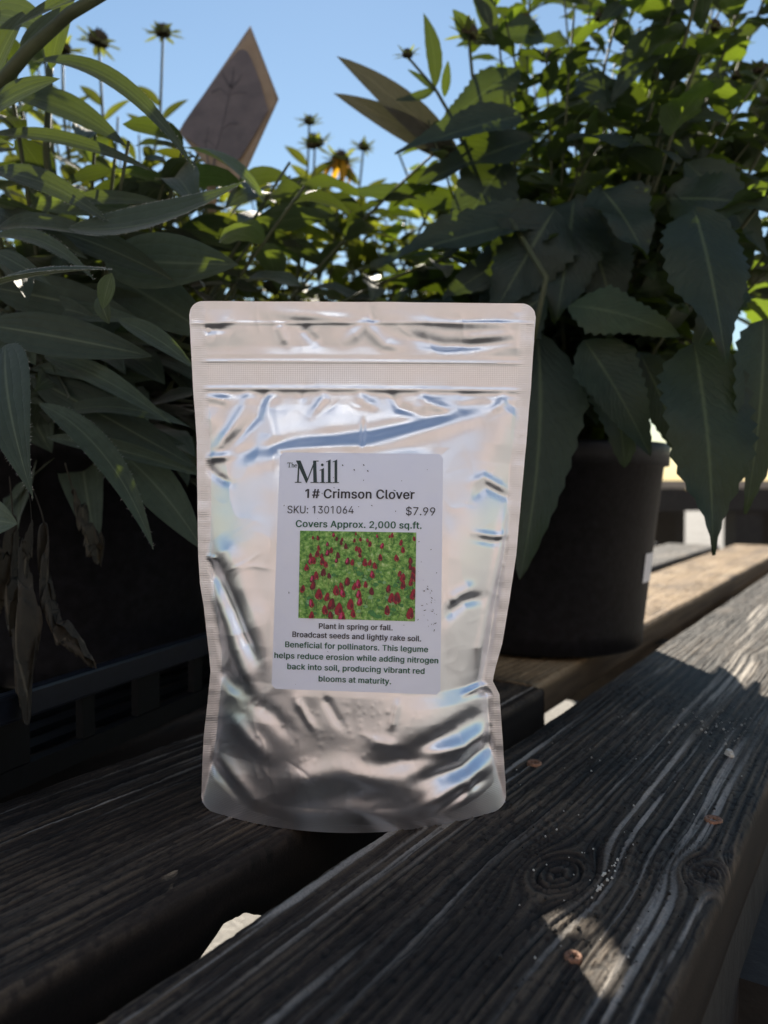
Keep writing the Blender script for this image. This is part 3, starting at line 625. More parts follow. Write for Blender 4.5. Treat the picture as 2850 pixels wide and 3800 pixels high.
# letter shapes: advance, then horizontal runs (row, first column, last column)
GLYPH_BOLD = {'#': (460, '12 36 65 12 95 125 13 37 66 13 96 126 14 38 67 14 97 126 15 38 68 15 98 127 16 39 68 16 99 128 17 40 69 17 100 129 18 41 70 18 100 130 19 42 71 19 101 130 20 43 72 20 102 131 21 18 157 22 19 158 23 20 159 24 20 159 25 47 76 25 106 135 26 47 77 26 107 136 27 48 77 27 108 137 28 49 78 28 109 138 29 50 79 29 109 139 30 51 80 30 110 139 31 52 81 31 111 140 32 52 81 32 112 141 33 28 167 34 29 168 35 30 169 36 31 169 37 56 86 37 116 145 38 57 86 38 117 146 39 58 87 39 118 147 40 59 88 40 119 148 41 60 89 41 119 148 42 61 90 42 120 149 43 61 90 43 121 150 44 62 91 44 122 151 45 63 92 45 123 152'), ',': (208, '4 27 55 5 28 57 6 29 58 7 30 59 8 30 61 9 31 62 10 32 63 11 33 65 12 34 66 13 34 68 14 35 69 15 36 70 16 37 72'), '.': (208, '11 44 60 12 36 68 13 33 72 14 31 73 15 31 73 16 34 71 17 38 66'), '0': (473, '11 80 112 12 66 126 13 59 133 14 53 139 15 49 143 16 45 85 16 107 147 17 42 79 17 114 150 18 40 75 18 117 152 19 38 72 19 120 154 20 36 70 20 123 156 21 35 68 21 124 157 22 34 66 22 126 158 23 33 65 23 127 159 24 32 64 24 128 160 25 31 64 25 128 161 26 31 63 26 129 161 27 31 63 27 129 161 28 31 63 28 129 162 29 31 63 29 129 162 30 31 63 30 129 161 31 31 63 31 129 161 32 31 64 32 128 161 33 32 64 33 128 160 34 33 65 34 127 159 35 34 66 35 126 158 36 35 68 36 124 157 37 36 69 37 123 156 38 38 72 38 120 154 39 40 74 39 118 152 40 42 78 40 114 150 41 45 84 41 108 147 42 49 143 43 53 139 44 58 134 45 66 127 46 78 114'), '1': (473, '12 85 118 13 85 118 14 85 118 15 85 118 16 85 118 17 85 118 18 85 118 19 85 118 20 85 118 21 85 118 22 85 118 23 85 118 24 85 118 25 85 118 26 85 118 27 85 118 28 85 118 29 85 118 30 85 118 31 85 118 32 85 118 33 85 118 34 85 118 35 85 118 36 43 60 36 85 118 37 43 67 37 85 118 38 43 73 38 85 118 39 43 80 39 85 118 40 43 118 41 49 118 42 56 118 43 63 118 44 70 118 45 77 118'), '2': (473, '12 36 156 13 36 156 14 36 156 15 37 156 16 42 79 17 46 84 18 51 89 19 56 94 20 61 98 21 65 103 22 70 108 23 75 113 24 79 118 25 84 122 26 89 127 27 93 131 28 98 135 29 103 139 30 107 143 31 111 146 32 114 148 33 117 151 34 119 152 35 121 153 36 36 69 36 121 153 37 37 69 37 121 153 38 38 70 38 120 153 39 39 72 39 118 152 40 41 76 40 115 150 41 43 82 41 108 148 42 46 144 43 51 140 44 56 134 45 64 127 46 77 114'), 'A': (500, '12 21 56 12 145 180 13 23 57 13 144 178 14 24 59 14 142 176 15 26 61 15 140 175 16 28 63 16 138 173 17 30 64 17 136 171 18 32 66 18 135 169 19 33 68 19 133 167 20 35 70 20 131 165 21 37 164 22 39 162 23 41 160 24 43 158 25 44 156 26 46 80 26 120 154 27 48 82 27 119 153 28 50 83 28 117 151 29 52 85 29 115 149 30 53 87 30 113 147 31 55 89 31 112 145 32 57 90 32 110 143 33 59 92 33 108 141 34 61 94 34 106 140 35 63 95 35 105 138 36 64 97 36 103 136 37 66 99 37 102 134 38 68 132 39 70 130 40 72 129 41 73 127 42 75 125 43 77 123 44 79 121 45 81 119'), 'B': (476, '12 35 135 13 35 145 14 35 151 15 35 156 16 35 68 16 111 160 17 35 68 17 124 162 18 35 68 18 129 164 19 35 68 19 131 165 20 35 68 20 133 166 21 35 68 21 133 166 22 35 68 22 132 165 23 35 68 23 131 165 24 35 68 24 128 163 25 35 68 25 124 161 26 35 68 26 115 158 27 35 153 28 35 148 29 35 139 30 35 141 31 35 148 32 35 68 32 115 152 33 35 68 33 121 156 34 35 68 34 124 158 35 35 68 35 126 159 36 35 68 36 126 159 37 35 68 37 126 159 38 35 68 38 125 159 39 35 68 39 123 158 40 35 68 40 119 156 41 35 68 41 109 154 42 35 150 43 35 146 44 35 140 45 35 130'), 'C': (530, '11 91 128 12 75 145 13 65 154 14 59 160 15 53 166 16 49 97 16 122 170 17 45 86 17 133 174 18 41 80 18 140 177 19 38 75 19 144 179 20 36 72 20 147 181 21 34 69 21 149 183 22 32 67 22 150 184 23 31 65 24 30 63 25 29 62 26 29 62 27 28 61 28 28 61 29 28 61 30 28 61 31 29 62 32 29 62 33 30 63 34 31 65 35 32 67 35 150 184 36 34 69 36 149 183 37 36 71 37 147 181 38 38 75 38 144 179 39 41 79 39 140 177 40 45 86 40 134 174 41 48 96 41 123 170 42 53 166 43 58 161 44 65 154 45 74 145 46 90 130'), 'P': (465, '12 35 68 13 35 68 14 35 68 15 35 68 16 35 68 17 35 68 18 35 68 19 35 68 20 35 68 21 35 68 22 35 68 23 35 68 24 35 122 25 35 135 26 35 143 27 35 148 28 35 152 29 35 68 29 115 156 30 35 68 30 122 158 31 35 68 31 125 160 32 35 68 32 127 161 33 35 68 33 128 162 34 35 68 34 129 163 35 35 68 35 129 163 36 35 68 36 129 162 37 35 68 37 128 162 38 35 68 38 126 161 39 35 68 39 124 159 40 35 68 40 119 157 41 35 68 41 107 154 42 35 150 43 35 145 44 35 139 45 35 129'), 'T': (469, '12 79 112 13 79 112 14 79 112 15 79 112 16 79 112 17 79 112 18 79 112 19 79 112 20 79 112 21 79 112 22 79 112 23 79 112 24 79 112 25 79 112 26 79 112 27 79 112 28 79 112 29 79 112 30 79 112 31 79 112 32 79 112 33 79 112 34 79 112 35 79 112 36 79 112 37 79 112 38 79 112 39 79 112 40 79 112 41 79 112 42 25 165 43 25 165 44 25 165 45 25 165'), 'a': (409, '11 55 93 12 43 103 12 107 139 13 37 139 14 32 139 15 29 139 16 27 63 16 93 139 17 26 59 17 100 139 18 25 57 18 103 139 19 25 57 19 105 139 20 25 58 20 106 139 21 26 62 21 106 139 22 28 73 22 106 139 23 31 104 23 106 139 24 36 139 25 44 139 26 58 139 27 91 139 28 106 139 29 106 139 30 40 60 30 106 138 31 28 63 31 104 137 32 30 68 32 101 136 33 33 79 33 91 134 34 37 130 35 42 126 36 50 120 37 61 109'), 'b': (444, '11 79 115 12 32 64 12 69 127 13 32 134 14 32 139 15 32 143 16 32 81 16 107 147 17 32 75 17 113 149 18 32 71 18 116 151 19 32 69 19 119 153 20 32 67 20 121 154 21 32 66 21 122 155 22 32 65 22 123 156 23 32 64 23 124 156 24 32 64 24 124 157 25 32 64 25 124 156 26 32 65 26 123 156 27 32 65 27 123 156 28 32 66 28 121 155 29 32 68 29 120 153 30 32 70 30 118 152 31 32 73 31 114 150 32 32 78 32 109 147 33 32 90 33 98 144 34 32 140 35 32 135 36 32 64 36 67 129 37 32 64 37 76 119 38 32 64 39 32 64 40 32 64 41 32 64 42 32 64 43 32 64 44 32 64 45 32 64'), 'c': (416, '11 70 109 12 58 122 13 50 129 14 45 135 15 40 139 16 37 76 16 104 142 17 34 70 17 110 145 18 32 66 18 113 147 19 30 64 19 115 142 20 28 62 21 27 60 22 26 59 23 26 59 24 26 59 25 26 59 26 26 59 27 27 60 28 28 61 29 29 63 29 116 133 30 31 65 30 114 146 31 33 69 31 111 145 32 36 74 32 106 143 33 40 86 33 94 140 34 44 136 35 49 131 36 56 124 37 67 113'), 'd': (444, '11 67 103 12 56 113 12 119 150 13 49 150 14 44 150 15 39 150 16 36 76 16 102 150 17 33 70 17 108 150 18 31 66 18 111 150 19 29 63 19 114 150 20 28 62 20 116 150 21 27 60 21 117 150 22 26 59 22 118 150 23 26 59 23 118 150 24 26 59 24 118 150 25 26 59 25 118 150 26 26 59 26 118 150 27 27 60 27 117 150 28 28 61 28 116 150 29 29 63 29 115 150 30 31 65 30 112 150 31 33 68 31 109 150 32 35 73 32 104 150 33 38 85 33 92 150 34 43 150 35 47 150 36 54 115 36 118 150 37 64 107 37 118 150 38 118 150 39 118 150 40 118 150 41 118 150 42 118 150 43 118 150 44 118 150 45 118 150'), 'e': (424, '11 71 111 12 58 124 13 50 132 14 45 137 15 40 142 16 37 76 16 106 145 17 34 69 17 112 147 18 31 65 18 115 146 19 30 63 19 118 127 20 28 61 21 27 60 22 26 59 23 26 150 24 26 150 25 26 150 26 26 150 27 27 59 27 117 149 28 28 60 28 116 149 29 29 62 29 115 148 30 31 64 30 112 146 31 33 67 31 109 144 32 36 73 32 105 142 33 39 85 33 93 138 34 44 134 35 49 129 36 55 123 37 66 112'), 'f': (274, '12 41 74 13 41 74 14 41 74 15 41 74 16 41 74 17 41 74 18 41 74 19 41 74 20 41 74 21 41 74 22 41 74 23 41 74 24 41 74 25 41 74 26 41 74 27 41 74 28 41 74 29 41 74 30 41 74 31 41 74 32 41 74 33 19 101 34 17 103 35 17 103 36 17 103 37 18 102 38 41 74 39 41 74 40 41 74 41 42 75 42 42 77 43 44 103 44 47 104 45 51 106 46 57 107 47 68 101'), 'g': (445, '2 59 120 3 49 130 4 43 136 5 38 141 6 34 77 6 101 144 7 32 68 7 111 147 8 39 63 8 115 149 9 48 60 9 117 150 10 118 150 11 118 151 12 65 106 12 118 151 13 54 115 13 118 151 14 47 151 15 42 151 16 38 87 16 91 151 17 35 73 17 104 151 18 32 68 18 110 151 19 30 65 19 113 151 20 29 62 20 115 151 21 27 61 21 117 151 22 27 60 22 118 151 23 26 59 23 118 151 24 26 59 24 119 151 25 26 59 25 119 151 26 26 59 26 118 151 27 27 60 27 118 151 28 28 61 28 116 151 29 29 63 29 115 151 30 31 65 30 113 151 31 33 68 31 109 151 32 35 73 32 104 151 33 39 85 33 92 151 34 43 151 35 48 151 36 54 116 36 119 151 37 64 107 37 120 150'), 'h': (430, '12 32 64 12 113 146 13 32 64 13 113 146 14 32 64 14 113 146 15 32 64 15 113 146 16 32 64 16 113 146 17 32 64 17 113 146 18 32 64 18 113 146 19 32 64 19 113 146 20 32 64 20 113 146 21 32 64 21 113 146 22 32 64 22 113 146 23 32 64 23 113 146 24 32 64 24 113 146 25 32 64 25 113 146 26 32 64 26 113 146 27 32 64 27 113 146 28 32 65 28 113 145 29 32 66 29 112 145 30 32 68 30 111 145 31 32 70 31 109 144 32 32 75 32 104 142 33 32 88 33 93 140 34 32 137 35 32 133 36 32 64 36 67 127 37 32 64 37 76 118 38 32 64 39 32 64 40 32 64 41 32 64 42 32 64 43 32 64 44 32 64 45 32 64'), 'i': (187, '12 32 64 13 32 64 14 32 64 15 32 64 16 32 64 17 32 64 18 32 64 19 32 64 20 32 64 21 32 64 22 32 64 23 32 64 24 32 64 25 32 64 26 32 64 27 32 64 28 32 64 29 32 64 30 32 64 31 32 64 32 32 64 33 32 64 34 32 64 35 32 64 36 32 64 37 33 63 41 38 59 42 32 65 43 29 68 44 28 69 45 30 67 46 34 63'), 'k': (401, '12 32 64 12 111 149 13 32 64 13 107 145 14 32 64 14 103 141 15 32 64 15 99 137 16 32 64 16 95 133 17 32 64 17 91 129 18 32 64 18 87 125 19 32 64 19 83 121 20 32 64 20 79 117 21 32 65 21 75 113 22 32 70 22 71 109 23 32 105 24 32 101 25 32 97 26 32 93 27 32 98 28 32 64 28 66 103 29 32 64 29 71 108 30 32 64 30 76 113 31 32 64 31 81 118 32 32 64 32 86 123 33 32 64 33 90 128 34 32 64 34 95 133 35 32 64 35 100 137 36 32 64 36 105 142 37 32 64 37 110 145 38 32 64 39 32 64 40 32 64 41 32 64 42 32 64 43 32 64 44 32 64 45 32 64'), 'l': (209, '12 44 86 13 39 85 14 35 84 15 34 83 16 32 66 17 32 65 18 32 64 19 32 64 20 32 64 21 32 64 22 32 64 23 32 64 24 32 64 25 32 64 26 32 64 27 32 64 28 32 64 29 32 64 30 32 64 31 32 64 32 32 64 33 32 64 34 32 64 35 32 64 36 32 64 37 32 64 38 32 64 39 32 64 40 32 64 41 32 64 42 32 64 43 32 64 44 32 64 45 32 64'), 'm': (630, '12 32 64 12 106 138 12 180 212 13 32 64 13 106 138 13 180 212 14 32 64 14 106 138 14 180 212 15 32 64 15 106 138 15 180 212 16 32 64 16 106 138 16 180 212 17 32 64 17 106 138 17 180 212 18 32 64 18 106 138 18 180 212 19 32 64 19 106 138 19 180 212 20 32 64 20 106 138 20 180 212 21 32 64 21 106 138 21 180 212 22 32 64 22 106 138 22 180 212 23 32 64 23 106 138 23 180 212 24 32 64 24 106 138 24 180 212 25 32 64 25 106 138 25 180 212 26 32 64 26 106 138 26 180 212 27 32 64 27 106 138 27 180 212 28 32 65 28 106 138 28 180 212 29 32 65 29 106 139 29 180 212 30 32 66 30 105 140 30 179 212 31 32 69 31 104 142 31 177 211 32 32 73 32 100 146 32 174 210 33 32 83 33 91 156 33 164 208 34 32 205 35 32 125 35 130 201 36 32 64 36 66 120 36 135 196 37 33 63 37 73 113 37 144 188'), 'n': (430, '12 32 64 12 113 146 13 32 64 13 113 146 14 32 64 14 113 146 15 32 64 15 113 146 16 32 64 16 113 146 17 32 64 17 113 146 18 32 64 18 113 146 19 32 64 19 113 146 20 32 64 20 113 146 21 32 64 21 113 146 22 32 64 22 113 146 23 32 64 23 113 146 24 32 64 24 113 146 25 32 64 25 113 146 26 32 64 26 113 146 27 32 64 27 113 146 28 32 65 28 113 145 29 32 66 29 112 145 30 32 68 30 111 145 31 32 70 31 109 144 32 32 75 32 104 142 33 32 88 33 93 140 34 32 137 35 32 133 36 32 64 36 67 127 37 33 63 37 76 118'), 'o': (435, '11 70 109 12 58 121 13 50 129 14 45 134 15 40 139 16 37 76 16 104 143 17 34 70 17 110 146 18 32 66 18 113 148 19 30 64 19 116 150 20 28 62 20 118 151 21 27 60 21 119 152 22 26 59 22 120 153 23 26 59 23 121 153 24 26 59 24 121 153 25 26 59 25 121 153 26 26 59 26 120 153 27 27 60 27 119 152 28 28 61 28 118 151 29 29 63 29 116 150 30 31 65 30 114 148 31 33 69 31 111 146 32 36 74 32 105 143 33 40 86 33 93 140 34 44 136 35 49 131 36 56 124 37 67 113'), 'p': (444, '2 33 63 3 32 64 4 32 64 5 32 64 6 32 64 7 32 64 8 32 64 9 32 64 10 32 64 11 32 64 11 79 115 12 32 64 12 69 127 13 32 134 14 32 139 15 32 143 16 32 81 16 107 147 17 32 75 17 113 149 18 32 71 18 116 151 19 32 69 19 119 153 20 32 67 20 121 154 21 32 66 21 122 155 22 32 65 22 123 156 23 32 64 23 124 156 24 32 64 24 124 157 25 32 64 25 124 156 26 32 65 26 123 156 27 32 65 27 123 156 28 32 66 28 121 155 29 32 68 29 120 153 30 32 70 30 118 152 31 32 73 31 114 150 32 32 78 32 109 147 33 32 90 33 98 144 34 32 140 35 32 135 36 32 64 36 67 129 37 33 63 37 76 119'), 'q': (444, '2 119 149 3 118 150 4 118 150 5 118 150 6 118 150 7 118 150 8 118 150 9 118 150 10 118 150 11 67 103 11 118 150 12 56 113 12 118 150 13 49 150 14 44 150 15 39 150 16 36 76 16 102 150 17 33 70 17 108 150 18 31 66 18 111 150 19 29 63 19 114 150 20 28 62 20 116 150 21 27 60 21 117 150 22 26 59 22 118 150 23 26 59 23 118 150 24 26 59 24 118 150 25 26 59 25 118 150 26 26 59 26 118 150 27 27 60 27 117 150 28 28 61 28 116 150 29 29 63 29 115 150 30 31 65 30 112 150 31 33 68 31 109 150 32 35 73 32 104 150 33 38 85 33 92 150 34 43 150 35 47 150 36 54 115 36 119 150 37 64 107 37 120 149'), 'r': (279, '12 32 64 13 32 64 14 32 64 15 32 64 16 32 64 17 32 64 18 32 64 19 32 64 20 32 64 21 32 64 22 32 64 23 32 64 24 32 64 25 32 64 26 32 64 27 32 64 28 32 65 29 32 65 30 32 67 31 32 70 32 32 76 33 32 107 34 32 108 35 32 108 36 32 108 37 33 63 37 72 108'), 's': (385, '11 61 102 12 48 115 13 41 122 14 36 128 15 32 131 16 29 66 16 97 134 17 27 61 17 102 136 18 27 59 18 104 137 19 46 56 19 104 137 20 102 136 21 95 135 22 77 132 23 58 129 24 47 123 25 41 115 26 36 99 27 33 79 28 31 67 29 30 64 30 30 63 30 105 121 31 31 64 31 102 134 32 32 66 32 98 133 33 34 75 33 90 130 34 38 127 35 42 122 36 49 116 37 59 106'), 't': (247, '11 65 89 12 51 97 13 45 96 14 41 95 15 38 94 16 37 71 17 36 69 18 36 69 19 36 68 20 36 68 21 36 68 22 36 68 23 36 68 24 36 68 25 36 68 26 36 68 27 36 68 28 36 68 29 36 68 30 36 68 31 36 68 32 36 68 33 19 92 34 17 94 35 17 94 36 17 94 37 18 93 38 36 68 39 36 68 40 36 68 41 36 68 42 36 68 43 37 67'), 'u': (430, '11 68 94 12 54 108 12 114 146 13 47 146 14 43 146 15 39 146 16 36 77 16 98 146 17 35 71 17 105 146 18 33 68 18 109 146 19 33 66 19 111 146 20 32 65 20 112 146 21 32 64 21 113 146 22 32 64 22 113 146 23 32 64 23 113 146 24 32 64 24 113 146 25 32 64 25 113 146 26 32 64 26 113 146 27 32 64 27 113 146 28 32 64 28 113 146 29 32 64 29 113 146 30 32 64 30 113 146 31 32 64 31 113 146 32 32 64 32 113 146 33 32 64 33 113 146 34 32 64 34 113 146 35 32 64 35 113 146 36 32 64 36 113 146 37 33 63 37 114 145'), 'v': (409, '12 68 103 13 66 105 14 64 107 15 62 109 16 60 110 17 58 112 18 56 114 19 54 116 20 53 85 20 86 118 21 51 83 21 88 120 22 49 81 22 89 122 23 47 80 23 91 124 24 45 78 24 93 126 25 43 76 25 95 128 26 41 74 26 97 130 27 39 72 27 98 131 28 37 71 28 100 133 29 35 69 29 102 135 30 33 67 30 104 137 31 32 65 31 106 139 32 30 63 32 107 141 33 28 62 33 109 143 34 26 60 34 111 145 35 24 58 35 113 147 36 22 56 36 115 149 37 21 54 37 117 149'), 'w': (587, '12 60 93 12 137 170 13 58 95 13 135 172 14 57 96 14 134 173 15 55 98 15 132 175 16 54 99 16 131 176 17 52 100 17 129 178 18 51 102 18 128 179 19 49 103 19 127 181 20 48 105 20 125 182 21 46 106 21 124 184 22 45 76 22 78 108 22 122 152 22 154 185 23 43 75 23 79 109 23 121 151 23 155 187 24 42 73 24 81 111 24 119 149 24 157 189 25 40 72 25 82 112 25 118 148 25 158 190 26 38 71 26 83 113 26 117 147 26 159 192 27 37 69 27 85 145 27 161 193 28 35 68 28 86 144 28 162 195 29 34 67 29 88 143 29 163 196 30 32 65 30 89 141 30 165 198 31 31 64 31 90 140 31 166 199 32 29 62 32 92 139 32 168 201 33 28 61 33 93 137 33 169 202 34 26 60 34 95 136 34 170 204 35 25 58 35 96 135 35 172 205 36 23 57 36 97 133 36 173 207 37 23 55 37 99 131 37 175 207'), 'x': (399, '12 23 58 12 109 144 13 26 62 13 105 141 14 30 65 14 102 137 15 33 68 15 99 134 16 37 72 16 96 130 17 40 75 17 92 127 18 44 78 18 89 123 19 47 81 19 86 120 20 51 116 21 54 113 22 57 109 23 61 106 24 64 102 25 65 103 26 61 107 27 58 110 28 54 114 29 51 117 30 48 82 30 86 120 31 44 79 31 89 124 32 41 75 32 92 127 33 37 72 33 96 131 34 34 69 34 99 134 35 30 66 35 102 137 36 27 63 36 106 141 37 25 59 37 109 143'), 'y': (409, '2 32 69 3 31 78 4 33 83 5 34 87 6 36 91 7 59 93 8 62 95 9 64 97 10 66 99 11 68 101 12 68 103 13 66 105 14 64 107 15 62 109 16 60 110 17 58 112 18 56 114 19 54 116 20 52 85 20 86 118 21 51 83 21 88 120 22 49 81 22 89 122 23 47 80 23 91 124 24 45 78 24 93 126 25 43 76 25 95 128 26 41 74 26 97 130 27 39 72 27 98 131 28 37 71 28 100 133 29 35 69 29 102 135 30 33 67 30 104 137 31 31 65 31 106 139 32 30 63 32 107 141 33 28 62 33 109 143 34 26 60 34 111 145 35 24 58 35 113 147 36 22 56 36 115 149 37 21 54 37 117 149')}
GLYPH_REG = {'$': (447, '7 88 102 8 88 102 9 88 102 10 88 102 11 88 102 12 66 125 13 56 135 14 49 141 15 44 86 15 88 102 15 105 146 16 41 70 16 88 102 16 120 150 17 38 64 17 88 102 17 127 153 18 36 60 18 88 102 18 131 154 19 34 57 19 88 102 19 134 156 20 34 56 20 88 102 20 135 156 21 88 102 21 136 157 22 88 102 22 135 156 23 88 102 23 133 155 24 88 102 24 129 154 25 88 102 25 121 151 26 88 102 26 109 148 27 88 143 28 74 136 29 63 126 30 55 112 31 49 102 32 44 78 32 88 102 33 42 69 33 88 102 34 40 63 34 88 102 35 38 60 35 88 102 36 38 59 36 88 102 37 38 59 37 88 102 37 133 154 38 39 60 38 88 102 38 132 153 39 40 62 39 88 102 39 129 152 40 42 66 40 88 102 40 126 150 41 44 72 41 88 102 41 119 148 42 48 87 42 88 102 42 104 144 43 53 139 44 59 133 45 70 123 46 88 102 47 88 102 48 88 102 49 88 102 50 88 102'), '.': (188, '12 43 62 13 39 66 14 37 67 15 37 67 16 40 65 17 45 59'), '0': (453, '12 74 118 13 65 127 14 59 133 15 55 90 15 102 137 16 51 78 16 114 141 17 48 73 17 120 144 18 46 69 18 123 146 19 44 66 19 126 148 20 42 64 20 129 150 21 41 62 21 130 151 22 40 60 22 132 152 23 39 59 23 133 153 24 38 58 24 134 154 25 37 58 25 134 155 26 37 57 26 135 155 27 37 57 27 135 155 28 37 57 28 135 156 29 37 57 29 135 156 30 37 57 30 135 155 31 37 57 31 135 155 32 37 58 32 134 155 33 38 58 33 134 154 34 39 59 34 133 153 35 40 60 35 132 152 36 41 62 36 130 151 37 42 63 37 129 150 38 44 66 38 126 148 39 46 68 39 124 146 40 48 72 40 120 144 41 51 78 41 115 141 42 55 88 42 104 137 43 59 133 44 65 127 45 74 119'), '1': (453, '12 91 112 13 91 112 14 91 112 15 91 112 16 91 112 17 91 112 18 91 112 19 91 112 20 91 112 21 91 112 22 91 112 23 91 112 24 91 112 25 91 112 26 91 112 27 91 112 28 91 112 29 91 112 30 91 112 31 91 112 32 91 112 33 91 112 34 91 112 35 91 112 36 49 53 36 91 112 37 49 60 37 91 112 38 49 67 38 91 112 39 49 74 39 91 112 40 49 80 40 91 112 41 56 87 41 91 112 42 63 112 43 70 112 44 76 112 45 83 112'), '3': (453, '12 68 118 13 57 129 14 51 135 15 46 86 15 100 140 16 42 71 16 116 144 17 39 64 17 122 147 18 37 61 18 126 149 19 36 58 19 128 150 20 35 57 20 130 151 21 130 151 22 130 151 23 129 151 24 127 150 25 125 148 26 120 145 27 113 142 28 95 138 29 73 132 30 73 123 31 73 95 32 75 99 33 79 104 34 84 108 35 88 112 36 92 117 37 97 121 38 101 126 39 106 130 40 110 135 41 114 139 42 44 143 43 44 145 44 44 145 45 44 145'), '4': (453, '12 114 135 13 114 135 14 114 135 15 114 135 16 114 135 17 114 135 18 114 135 19 34 158 20 34 158 21 34 158 22 34 158 23 36 58 23 114 135 24 39 61 24 114 135 25 42 64 25 114 135 26 45 67 26 114 135 27 48 70 27 114 135 28 51 73 28 114 135 29 54 75 29 114 135 30 57 78 30 114 135 31 60 81 31 114 135 32 63 84 32 114 135 33 66 87 34 69 90 35 72 93 36 75 96 37 78 99 38 81 102 39 84 105 40 87 108 41 90 111 42 92 114 43 95 117 44 98 120 45 101 123'), '6': (453, '12 73 118 13 65 127 14 58 134 15 54 88 15 104 138 16 50 77 16 115 142 17 48 71 17 121 144 18 45 68 18 124 147 19 44 65 19 127 148 20 43 63 20 128 149 21 42 63 21 129 150 22 42 62 22 130 150 23 42 62 23 129 150 24 42 63 24 129 149 25 43 65 25 127 149 26 44 67 26 125 147 27 46 71 27 121 145 28 48 76 28 116 142 29 50 86 29 106 139 30 53 134 31 56 127 32 59 81 32 85 116 33 62 85 34 65 88 35 69 92 36 72 95 37 76 98 38 79 102 39 82 105 40 86 109 41 89 112 42 93 116 43 96 119 44 100 123 45 103 126'), '7': (453, '12 54 77 13 56 79 14 59 82 15 61 84 16 64 87 17 67 89 18 69 92 19 72 94 20 74 97 21 77 99 22 79 102 23 82 104 24 84 107 25 87 109 26 89 112 27 92 114 28 94 117 29 97 119 30 99 122 31 102 124 32 104 127 33 107 129 34 109 132 35 112 134 36 114 137 37 117 139 38 120 142 39 122 144 40 125 147 41 127 149 42 41 151 43 41 151 44 41 151 45 41 151'), '9': (453, '12 65 89 13 69 92 14 72 96 15 76 99 16 79 102 17 83 106 18 86 109 19 90 113 20 93 116 21 97 119 22 100 123 23 103 126 24 107 129 25 77 106 25 110 133 26 65 136 27 58 139 28 53 88 28 104 141 29 50 77 29 115 143 30 47 71 30 121 146 31 45 67 31 125 147 32 43 65 32 127 149 33 42 63 33 129 149 34 42 63 34 129 150 35 42 62 35 130 150 36 42 63 36 129 150 37 43 63 37 128 149 38 43 65 38 127 148 39 45 67 39 124 147 40 47 71 40 121 144 41 50 76 41 116 142 42 53 86 42 106 138 43 58 134 44 64 128 45 73 119'), ':': (188, '12 43 62 13 39 66 14 37 67 15 37 67 16 40 65 17 45 59 30 45 60 31 39 65 32 37 67 33 37 67 34 39 66 35 43 62'), 'K': (467, '12 41 62 12 143 169 13 41 62 13 139 165 14 41 62 14 136 161 15 41 62 15 132 158 16 41 62 16 129 154 17 41 62 17 125 151 18 41 62 18 122 147 19 41 62 19 118 144 20 41 62 20 115 140 21 41 62 21 111 136 22 41 62 22 107 133 23 41 63 23 104 129 24 41 68 24 100 126 25 41 73 25 97 122 26 41 78 26 93 119 27 41 82 27 90 115 28 41 62 28 63 111 29 41 62 29 67 108 30 41 62 30 71 104 31 41 62 31 75 102 32 41 62 32 80 107 33 41 62 33 84 112 34 41 62 34 89 116 35 41 62 35 93 121 36 41 62 36 98 126 37 41 62 37 103 130 38 41 62 38 107 135 39 41 62 39 112 140 40 41 62 40 116 144 41 41 62 41 121 149 42 41 62 42 126 154 43 41 62 43 130 158 44 41 62 44 135 163 45 41 62 45 139 168'), 'S': (447, '11 93 97 12 66 125 13 56 135 14 49 141 15 44 86 15 105 146 16 41 70 16 120 150 17 38 64 17 127 153 18 36 60 18 131 154 19 34 57 19 134 156 20 34 56 20 135 156 21 136 157 22 135 156 23 133 155 24 129 154 25 121 151 26 109 148 27 91 143 28 74 136 29 63 126 30 55 112 31 49 94 32 44 78 33 42 69 34 40 63 35 38 60 36 38 59 37 38 59 37 133 154 38 39 60 38 132 153 39 40 62 39 129 152 40 42 66 40 126 150 41 44 72 41 119 148 42 48 87 42 104 144 43 53 139 44 59 133 45 70 123'), 'U': (517, '12 79 135 13 69 145 14 61 152 15 56 157 16 52 84 16 130 162 17 48 76 17 137 165 18 46 71 18 142 167 19 44 68 19 146 169 20 42 65 20 148 171 21 41 64 21 150 172 22 41 63 22 151 173 23 41 62 23 151 173 24 41 62 24 151 173 25 41 62 25 151 173 26 41 62 26 151 173 27 41 62 27 151 173 28 41 62 28 151 173 29 41 62 29 151 173 30 41 62 30 151 173 31 41 62 31 151 173 32 41 62 32 151 173 33 41 62 33 151 173 34 41 62 34 151 173 35 41 62 35 151 173 36 41 62 36 151 173 37 41 62 37 151 173 38 41 62 38 151 173 39 41 62 39 151 173 40 41 62 40 151 173 41 41 62 41 151 173 42 41 62 42 151 173 43 41 62 43 151 173 44 41 62 44 151 173 45 41 62 45 151 173')}
SPACE_W = 195
